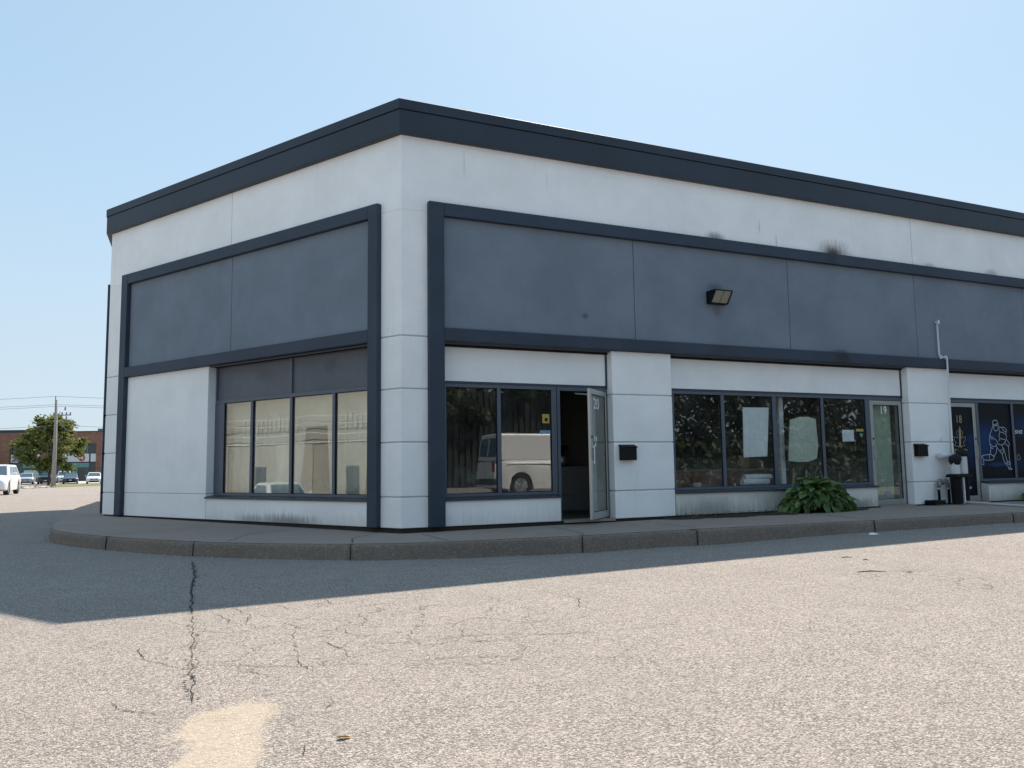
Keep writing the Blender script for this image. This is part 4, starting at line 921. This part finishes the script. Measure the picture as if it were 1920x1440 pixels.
up = thing('utility_pole', 'grey weathered wooden utility pole with insulators standing on the verge', 'utility pole', (-47.4, 84, -.7))
m = MB(); m.tube([(-47.4, 84, -.9), (-47.4, 84, 3), (-47.45, 84, 8.35)], [.23, .18, .13], 12); m.build('shaft', M['pole_wood'], up, smooth=True)
m = MB(); m.tube([(-47.55, 84, 8.1), (-47.55, 84, 8.75)], .045, 6).tube([(-47.3, 84, 6.75), (-45.9, 84, 6.75)], .06, 6).tube([(-47.3, 84, 6.3), (-46.1, 84, 5.0)], .03, 5)
for x_, z_ in ((-46.8, 6.85), (-46.35, 6.85), (-45.95, 6.85), (-46.5, 7.4), (-46.35, 6.45)): m.tube([(x_, 84, z_-.15), (x_, 84, z_+.2)], [.09, .06], 8)
m.build('bracket', M['grey_paint'], up)
for i, (z_, x_, s, lb) in enumerate(((8.72, -47.55, .75, 'topmost overhead wire over the utility pole'), (7.85, -47.4, .6, 'overhead wire just below the pole top'), (7.68, -47.3, .7, 'overhead wire, third from the top of the pole'), (5.7, -47.3, .8, 'lower sagging overhead wire at tree-top height'))):
    m = MB(); L = 55
    for sg in (-1, 1):
        pts = [(x_+sg*L*u, 84+sg*3*u, z_-s*4*u*(1-u)) for u in [k/16 for k in range(17)]]
        m.tube(pts, .016, 4, False)
    o = m.build('overhead_wire', M['wire'], recalc=False); setp(o, lb, 'wire', 'overhead wires on the utility pole')

# ------------------------------------------------------------------ brick building far behind
BY = 128.0
bb = thing('brick_building', 'two-storey red brick office building with white sign boards beyond the car park', 'building', (-80, BY, -.8))
def fb(m, x0, x1, y0, y1, z0, z1):   # coordinates seen from the road, y measured behind the facade
    return m.box(x0, x1, BY+y0, BY+y1, z0, z1)
m = MB(); z0, zt = -1.0, 7.10
op = [(-79.4, -66.2 + .0)]
fb(m, -120, -79.4, 0, 14, z0, zt); fb(m, -79.4, -76.9, 0, .6, 5.25, zt); fb(m, -76.9, -70.6, 0, .4, 5.25, zt); fb(m, -70.6, -65.7, 0, .4, 5.25, zt); fb(m, -65.7, -64.85, 0, 14, z0, zt)
fb(m, -74.3, -73.2, 0, .4, z0, 5.25); fb(m, -79.4, -65.7, 1.2, 14, z0, zt-.05)
m.build('wall', M['brick'], bb)
m = MB(); fb(m, -120.1, -64.75, -.05, 14, zt, zt+.16); rf = m.build('roof_edge', M['roof_dark'], bb)
m = MB(); fb(m, -64.84, -64.6, .02, .3, z0, zt-.1); m.build('downpipe', M['unit_white'], bb)
m = MB(); fb(m, -110, -77.4, 3, 9, zt+.16, zt+.62); m.build('roof_hatch', M['roof_green'], rf)
m = MB(); fb(m, -77.3, -76.1, 2, 4, zt+.16, zt+.80); m.build('rooftop_unit', M['unit_white'], rf)
m = MB(); fb(m, -66.6, -64.9, 2, 4, zt+.16, zt+.62); m.build('rooftop_unit', M['grey_paint'], rf)
m = MB(); fb(m, -120, -64.85, -.03, .0, 5.50, 5.58); m.build('brick_course', M['red_brown'], bb)
for x0, x1, z0_, z1_, mt in ((-79.35, -74.4, 3.75, 5.2, 'far_glass'), (-73.1, -65.8, 3.72, 5.2, 'far_glass'), (-79.35, -74.4, -.7, 2.35, 'far_glass'), (-73.1, -65.8, -.7, 2.3, 'far_glass')):
    w = fb(MB(), x0, x1, .5, .62, z0_, z1_).build('window', M[mt], bb); m = MB(); n = max(2, int((x1-x0)/1.3))
    for i in range(n+1): xx = x0+(x1-x0)*i/n; fb(m, xx-.04, xx+.04, .42, .5, z0_, z1_)
    m.build('frame', M['teal'], w)
for k in range(5):
    x0 = -118+k*7.6
    for z0_, z1_ in ((3.75, 5.2), (.2, 2.3)):
        w = fb(MB(), x0, x0+5.4, -.04, .0, z0_, z1_).build('window', M['far_glass'], bb); m = MB()
        for i in range(5): xx = x0+5.4*i/4; fb(m, xx-.04, xx+.04, -.09, -.04, z0_, z1_)
        m.build('frame', M['teal'], w)
for x0, x1 in ((-77.4, -74.6), (-70.0, -66.9)): fb(MB(), x0, x1, .36, .42, 1.55, 2.25).build('awning_panel', M['teal'], bb)
fb(MB(), -77.2, -74.8, .38, .44, .0, 1.2).build('shop_display', M['poster2'], bb); fb(MB(), -69.5, -68.8, .38, .44, -.3, 1.5).build('door', M['teal'], bb)
sg = []
for x0, x1 in ((-79.3, -74.4), (-72.9, -66.95), (-66.7, -65.8)): sg.append(fb(MB(), x0, x1, .30, .40, 2.42, 3.68).build('sign', M['unit_white'], bb))
ft = lambda x0, z0: (lambda x, y, d: (x0+x, BY+.28-d, z0+y))
text_mb('Goodl', .55, ft(-79.1, 3.1), .04, 0, .02).build('lettering', M['roof_dark'], sg[0]); text_mb('5th House', .42, ft(-79.1, 2.55), .04, 0, .01).build('lettering', M['roof_dark'], sg[0])
m = MB(); cx, cz = -68.1, 3.05; n = 20
m.add([(cx+cos(2*pi*k/n)*.52, BY+y_, cz+sin(2*pi*k/n)*.52) for y_ in (.24, .30) for k in range(n)], [tuple(range(n)), tuple(range(n, 2*n))]+[(k, (k+1) % n, n+(k+1) % n, n+k) for k in range(n)])
m.build('round_logo', plain('red_logo', (.35, .03, .02), .5), sg[1]); text_mb('PG', .55, (lambda x, y, d: (cx-.38+x, BY+.22-d, cz-.2+y)), .03, 0, .02).build('lettering', M['vinyl_white'], sg[1])
text_mb('aurant', .5, ft(-71.6, 2.85), .04, 0, .02).build('lettering', M['roof_dark'], sg[1])

rg = random.Random(31); dv = []; df_ = []
for i in range(9000):
    u = rg.uniform(-1.25, 1.25); r = rg.uniform(285, 310); hh = 5+2.2*sin(u*23)+1.5*sin(u*57+1); q = Vector((sin(u)*r, cos(u)*r, -1+hh*rg.random()**.8)); a = Vector((rg.gauss(0, 1), rg.gauss(0, 1), rg.gauss(0, .6))).normalized(); b = a.cross(Vector((rg.gauss(0, 1), rg.gauss(0, 1), rg.gauss(0, 1)))).normalized(); s_ = rg.uniform(.8, 1.9); k = len(dv)
    dv += [q-a*s_, q+b*s_*.7, q+a*s_, q-b*s_*.7]; df_.append((k, k+1, k+2, k+3))
MB().add(dv, df_).build('distant_woods', M['tree_leaf'], recalc=False, kind='stuff')
# ------------------------------------------------------------------ cars
def car(name, label, x, y, z, heading, style, paint, seed=0, group='cars parked beyond the verge'):
    L, Wd, H = {'sedan': (4.7, 1.80, 1.45), 'wagon': (4.5, 1.79, 1.47), 'hatch': (4.2, 1.76, 1.5), 'suv': (4.6, 1.86, 1.70), 'pickup': (5.6, 1.98, 1.9), 'van': (5.6, 2.0, 2.05)}[style]
    g = thing(name, label, 'van' if style == 'van' else ('pickup truck' if style == 'pickup' else 'car'), (x, y, z), group)
    h = Vector(heading).normalized(); lf = Vector((-h.y, h.x)); X = Matrix(((h.x, lf.x, 0, x), (h.y, lf.y, 0, y), (0, 0, 1, z), (0, 0, 0, 1)))
    wr = {'pickup': .40, 'suv': .36, 'van': .36}.get(style, .33); ax = (L*.5-.85, -L*.5+.90); hw = Wd/2
    belt = {'sedan': .92, 'wagon': .93, 'hatch': .95, 'suv': 1.05, 'pickup': 1.15, 'van': 1.18}[style]
    hood = {'van': .42, 'pickup': .30}.get(style, .27)
    # body loft
    xs = []; n = 70
    for i in range(n+1): xs.append(-L/2+L*i/n)
    m = MB(); vs = []; R = 12
    for xx in xs:
        u = (xx+L/2)/L
        endf = max(0, (abs(xx)-(L/2-.5))/.5); hwx = hw*(1-.16*endf**2.2)
        zl = .20+.10*endf
        for a_ in ax:
            d = abs(xx-a_)
            if d < wr+.05: zl = max(zl, sqrt(max(0, (wr+.05)**2-d*d))+wr-.02)
        fx = xx-(L/2-1.25)     # hood slope
        zb = belt-(.20*sstep(fx/1.25) if fx > 0 else 0)
        rx_ = -(xx)-(L/2-.45)
        if rx_ > 0: zb -= .10*sstep(rx_/.45)
        if xx > L/2-.12: zb -= .22*((xx-L/2+.12)/.12)
        if xx < -L/2+.08 and style not in ('van',): zb -= .12*((-L/2+.08-xx)/.08)
        zl = min(zl, zb-.12)
        prof = [(-hwx*.86, zl), (-hwx*.97, zl+.04), (-hwx, (zl+zb)/2), (-hwx*.985, zb-.10), (-hwx*.93, zb-.02), (-hwx*.55, zb+.035)]
        for py, pz in prof: vs.append((xx, py, pz))
        for py, pz in prof[::-1]: vs.append((xx, -py, pz))
    fs = [(i*R+j, i*R+(j+1) % R, (i+1)*R+(j+1) % R, (i+1)*R+j) for i in range(n) for j in range(R)]+[tuple(range(R)), tuple(range(n*R, (n+1)*R))]
    m.add(vs, fs).xf(X); m.build('body', paint, g, smooth=True).modifiers.new('e', 'EDGE_SPLIT').split_angle = radians(50)
    # cabin
    xf0, xr0, xf1, xr1 = {'sedan': (1.0, -1.75, .28, -1.05), 'wagon': (1.05, -2.12, .40, -1.85), 'hatch': (1.0, -1.98, .38, -1.55), 'suv': (.95, -2.2, .35, -1.95), 'pickup': (1.05, -.95, .5, -.75), 'van': (1.85, -2.72, 1.25, -2.60)}[style]
    yb, yt = hw*.91, hw*(.86 if style == 'van' else .74); zb, zt_ = belt-.02, H
    B = [Vector((xf0, yb, zb)), Vector((xr0, yb, zb)), Vector((xr0, -yb, zb)), Vector((xf0, -yb, zb))]; T = [Vector((xf1, yt, zt_-.03)), Vector((xr1, yt, zt_-.03)), Vector((xr1, -yt, zt_-.03)), Vector((xf1, -yt, zt_-.03))]
    m = MB(); m.add(B+T+[Vector((xf1-.1, yt*.8, zt_)), Vector((xr1+.1, yt*.8, zt_)), Vector((xr1+.1, -yt*.8, zt_)), Vector((xf1-.1, -yt*.8, zt_))], [(0, 1, 5, 4), (1, 2, 6, 5), (2, 3, 7, 6), (3, 0, 4, 7), (4, 5, 9, 8), (5, 6, 10, 9), (6, 7, 11, 10), (7, 4, 8, 11), (8, 9, 10, 11), (3, 2, 1, 0)]).xf(X)
    cabin = m.build('cabin', paint, g, bevel=.04, seg=2)
    def pane(name_, a, b, c, d, u0, u1, v0, v1):
        nrm = (b-a).cross(d-a).normalized(); cen = (a+b+c+d)/4
        if nrm.dot(cen-Vector((0, 0, zb))) < 0: nrm = -nrm
        P_ = lambda u, v: (a.lerp(b, u)).lerp(d.lerp(c, u), v)
        q = [P_(u0, v0), P_(u1, v0), P_(u1, v1), P_(u0, v1)]
        MB().add([p+nrm*e for e in (-.01, .012) for p in q], [(3, 2, 1, 0), (4, 5, 6, 7), (0, 1, 5, 4), (1, 2, 6, 5), (2, 3, 7, 6), (3, 0, 4, 7)]).xf(X).build(name_, M['car_glass'], g)
    pane('windshield', B[3], B[0], T[0], T[3], .06, .94, .08, .90)
    if style != 'van':
        pane('rear_window', B[1], B[2], T[2], T[1], .08, .92, .12, .86)
        for a, b, c, d in ((B[0], B[1], T[1], T[0]), (B[3], B[2], T[2], T[3])):
            k = {'wagon': ((.10, .42), (.45, .72), (.75, .93)), 'suv': ((.10, .42), (.45, .72), (.75, .93)), 'pickup': ((.14, .55), (.60, .90))}.get(style, ((.13, .48), (.51, .86)))
            for u0, u1 in k: pane('side_window', a, b, c, d, u0, u1, .10, .86)
    else:
        pane('rear_window', B[1], B[2], T[2], T[1], .08, .47, .15, .85); pane('rear_window', B[1], B[2], T[2], T[1], .53, .92, .15, .85)
        for a, b, c, d in ((B[0], B[1], T[1], T[0]), (B[3], B[2], T[2], T[3])): pane('side_window', a, b, c, d, .08, .26, .12, .82)
        for yy in (-.78, .78): MB().box(-L/2-.012, -L/2+.02, yy-.09, yy+.09, .80, 1.15).xf(X).build('tail_light', plain('tail_red'+str(seed)+str(yy), (.16, .02, .02), .3), g)
        MB().box(-L/2-.06, -L/2+.1, -hw*.9, hw*.9, .38, .56).xf(X).build('bumper', M['black'], g, bevel=.02)
        for yy in (-hw-.004, hw-.008): MB().box(-2.4, 1.9, yy, yy+.012, 1.02, 1.035).xf(X).build('body_line', M['black'], g)
    if style == 'pickup': MB().box(-L/2+.12, -1.05, -hw+.12, hw-.12, belt-.03, belt+.02).xf(X).build('bed_cover', M['black'], g)
    # wheels
    for a_ in ax:
        for s_ in (-1, 1):
            m = MB(); yo = s_*(hw-.02); yi = s_*(hw-.22); N_ = 24
            vs = [(a_+cos(2*pi*k/N_)*r, y_, wr+sin(2*pi*k/N_)*r) for (r, y_) in ((wr*.93, yi), (wr, yi+s_*.03), (wr, yo-s_*.03), (wr*.94, yo), (wr*.68, yo)) for k in range(N_)]
            m.add(vs, [(j*N_+k, j*N_+(k+1) % N_, (j+1)*N_+(k+1) % N_, (j+1)*N_+k) for j in range(4) for k in range(N_)]+[tuple(range(N_))]).xf(X); wh = m.build('wheel', M['tyre'], g)
            m = MB(); vs = [(a_, yo-s_*.005, wr)]; sp = 10
            for k in range(sp*2): th = pi*k/sp; vs.append((a_+cos(th)*wr*.66, yo-s_*(.012 if k % 2 else .03), wr+sin(th)*wr*.66))
            m.add(vs, [(0, 1+k, 1+(k+1) % (sp*2)) for k in range(sp*2)]).xf(X); m.build('rim', M['rim'], wh, recalc=False)
    # front details
    xf_ = L/2
    for s_ in (-1, 1):
        zc = belt-.30; vs = [(xf_-.05, s_*(hw*.52), zc-.07), (xf_-.30, s_*(hw*.955), zc-.04), (xf_-.42, s_*(hw*.965), zc+.09), (xf_-.12, s_*hw*.50, zc+.04)]
        MB().add([Vector(v)+Vector((.03, 0, 0)) for v in vs]+[Vector(v)-Vector((.1, 0, 0)) for v in vs], [(0, 1, 2, 3), (7, 6, 5, 4), (0, 4, 5, 1), (1, 5, 6, 2), (2, 6, 7, 3), (3, 7, 4, 0)]).xf(X).build('headlight', M['chrome'], g)
        MB().box(xf0-.35, xf0-.12, s_*(hw+.02)-.02, s_*(hw+.17)+.02, belt+.02, belt+.15).xf(X).build('mirror', paint, g, bevel=.03)
    MB().box(xf_-.04, xf_+.012, -hw*.46, hw*.46, belt-.40, belt-.28).xf(X).build('grille', M['black'], g, bevel=.01)
    MB().box(xf_-.10, xf_+.008, -hw*.62, hw*.62, .26, .42).xf(X).build('lower_intake', M['black'], g, bevel=.01)
    MB().box(xf_, xf_+.025, -.16, .16, .46, .57).xf(X).build('number_plate', M['plate'], g)
    return g
white_p = car_paint('white_car_paint', (.80, .81, .82)); silver_p = car_paint('silver_car_paint', (.45, .50, .54)); black_p = car_paint('black_car_paint', (.012, .012, .014)); blue_p = car_paint('dark_blue_car_paint', (.02, .03, .07))
car('parked_car', 'white estate car with its front towards the viewer, cut off by the left edge', -25.36, 39.75, road_z(-25.4, 39.8), (.395, -.92), 'wagon', white_p, 1, None)
car('parked_car', 'light silver-blue hatchback parked next behind the white estate car', -63.3, 106, -.70, (.45, -.89), 'hatch', silver_p, 2)
car('parked_car', 'black pickup truck parked left of the tree trunk', -60.6, 106, -.70, (.42, -.9), 'pickup', black_p, 3)
car('parked_car', 'white sport utility vehicle half hidden behind the utility pole', -61.2, 111, -.70, (.5, -.87), 'suv', white_p, 4)
car('parked_car', 'dark blue sedan parked right of the utility pole', -57.6, 106, -.70, (.47, -.88), 'sedan', blue_p, 5)
car('parked_car', 'white sedan parked on the grass edge at the building corner', -53.5, 104, -.68, (.45, -.89), 'sedan', white_p, 6)

# ------------------------------------------------------------------ surroundings seen only in the window glass
vq = W('R', 0, 0); 
car('cargo_van', 'white cargo van across the drive, mirrored in the window left of door 20', 12.6, 4.44, -.1, (.888, .46), 'van', white_p, 7, None)
car('parked_car', 'white sedan across the side lot, seen reflected in the side window', -24.8, 13.2, -1.12, (.95, -.3), 'sedan', white_p, 8, None)
ob_o = W('L', 0, 21.5)
oppo = thing('warehouse', 'long cream block warehouse across the side lot, seen reflected in the side window', 'building', (ob_o.x, ob_o.y, -.2))
m = MB(); m.fbox('L', -16, 46, 21.5, 33, -1.5, 5.6); m.build('wall', M['beige'], oppo)
m = MB(); m.fbox('L', -16.1, 46.1, 21.4, 33, 5.6, 5.85); m.build('roof_edge', M['roof_dark'], oppo)
m = MB(); m.fbox('L', -16, 46, 21.44, 21.5, 2.33, 2.40); m.build('string_course', M['unit_white'], oppo)
for z_ in (2.75, 3.35, 3.75):
    for k in range(9): MB().tube([W('L', -14+k*7+7*u, 21.2, z_+.5*(u-.5)**2) for u in [q/8 for q in range(9)]], .022, 5, False).build('cable', M['vinyl_white'], oppo)
m = MB()
for i in range(150):
    t = -15.8+i*.41
    if i % 22 < 13: m.fbox('L', t, t+.16, 21.46, 21.5, 3.0, 3.95-.1*(i % 3))
m.build('ribbed_cladding', M['beige_door'], oppo)
for i in range(7):
    t = -12+i*8; MB().fbox('L', t, t+3.2, 21.47, 21.5, -1.1, 2.3).build('overhead_door', M['beige_door'], oppo); MB().fbox('L', t+4.2, t+5.2, 21.46, 21.5, -1.1, 1.0).build('door', M['alu_dk'], oppo)
rg = random.Random(77); hv = []; hf = []
hc = []
for i in range(70):
    t = 1+i*1.15+rg.uniform(-.5, .5); o_ = 26+rg.uniform(-1.4, 1.4); Hh = rg.uniform(6.2, 7.6)+t*.035
    for k in range(7): hc.append((W('R', t+rg.uniform(-.8, .8), o_+rg.uniform(-.8, .8), Hh*(.5+k)/7), 1.25*rg.uniform(.7, 1.15)))
for i in range(75): t = 14+i*.85; hc.append((W('R', t, 22.6+rg.uniform(-.4, .4), .3), 1.1)); hc.append((W('R', t+.5, 23.8, 1.5), .8))
for t_, z_ in ((7.5, 4.0), (8.6, 3.5), (9.3, 3.9), (10.2, 3.3), (12.5, 4.4), (6.6, 4.6), (14.5, 4.6), (16, 4.2)): hc.append((W('R', t_, 22.0, z_), .55)); hc.append((W('R', t_+.5, 21.9, z_-.2), .4))
for i in range(60): hc.append((W('R', 14+i*1.4, 30, 4.5+rg.uniform(-1, 1)+i*.03), 1.9)); hc.append((W('R', 14.7+i*1.4, 29.5, 2.2), 1.9))
for i in range(88000):
    c, r = hc[rg.randrange(len(hc))]; v = Vector((rg.gauss(0, 1), rg.gauss(0, 1), rg.gauss(0, 1))).normalized(); p = c+v*r*rg.uniform(.7, 1.05)
    if p.z < -.2: continue
    a = v.cross(Vector((rg.gauss(0, 1), rg.gauss(0, 1), rg.gauss(0, 1)))).normalized(); b = (a.cross(v)+v*rg.uniform(-.6, .6)).normalized(); q = rg.uniform(.12, .26); k = len(hv)
    hv += [p-a*q, p+b*q*.6, p+a*q, p-b*q*.6]; hf.append((k, k+1, k+2, k+3))
lv_ = []; lf_ = []  # invented hedge, hides the sunlit ground from the lower window reflections
for i in range(9000):
    t = rg.uniform(12.5, 60); q = W('R', t, 11.5+rg.gauss(0, .35)*1.3, rg.uniform(-.15, .95)*(.8+.25*sin(t*1.7))); a = Vector((rg.gauss(0, 1), rg.gauss(0, 1), rg.gauss(0, 1))).normalized(); b = a.cross(Vector((rg.gauss(0, 1), rg.gauss(0, 1), rg.gauss(0, 1)))).normalized(); r = rg.uniform(.07, .15); k = len(lv_)
    lv_ += [q-a*r, q+b*r*.6, q+a*r, q-b*r*.6]; lf_.append((k, k+1, k+2, k+3))
lm = MB(); lm.add(lv_, lf_); setp(lm.build('added_low_hedge', M['belt_leaf'], recalc=False), 'knee-high dark hedge added across the drive to darken reflections low in the four-pane window', 'hedge', None, 'stuff')
hm = MB(); hm.add(hv, hf); setp(hm.build('hedgerow', M['belt_leaf'], recalc=False), 'dense dark green hedgerow along the far lot edge, mirrored in the shop windows', 'hedgerow', None, 'stuff')
fe = thing('slatted_fence', 'tall dark slatted fence in front of the hedgerow, seen mirrored in the glass', 'fence', W('R', 10, 22.5, -.2))
m = MB(); m.fbox('R', -1, 20.6, 22.68, 22.72, -.2, 4.25)
for i in range(72): m.fbox('R', -1+i*.3, -1+i*.3+.2, 22.5, 22.56, -.2, 4.3)
m.build('slats', plain('dark_green_slats', (.012, .015, .014), .7), fe)
m = MB()
for i in range(8): m.fbox('R', -1.1+i*3, -1+i*3, 22.57, 22.67, -.2, 4.3)
m.build('posts', M['black'], fe)
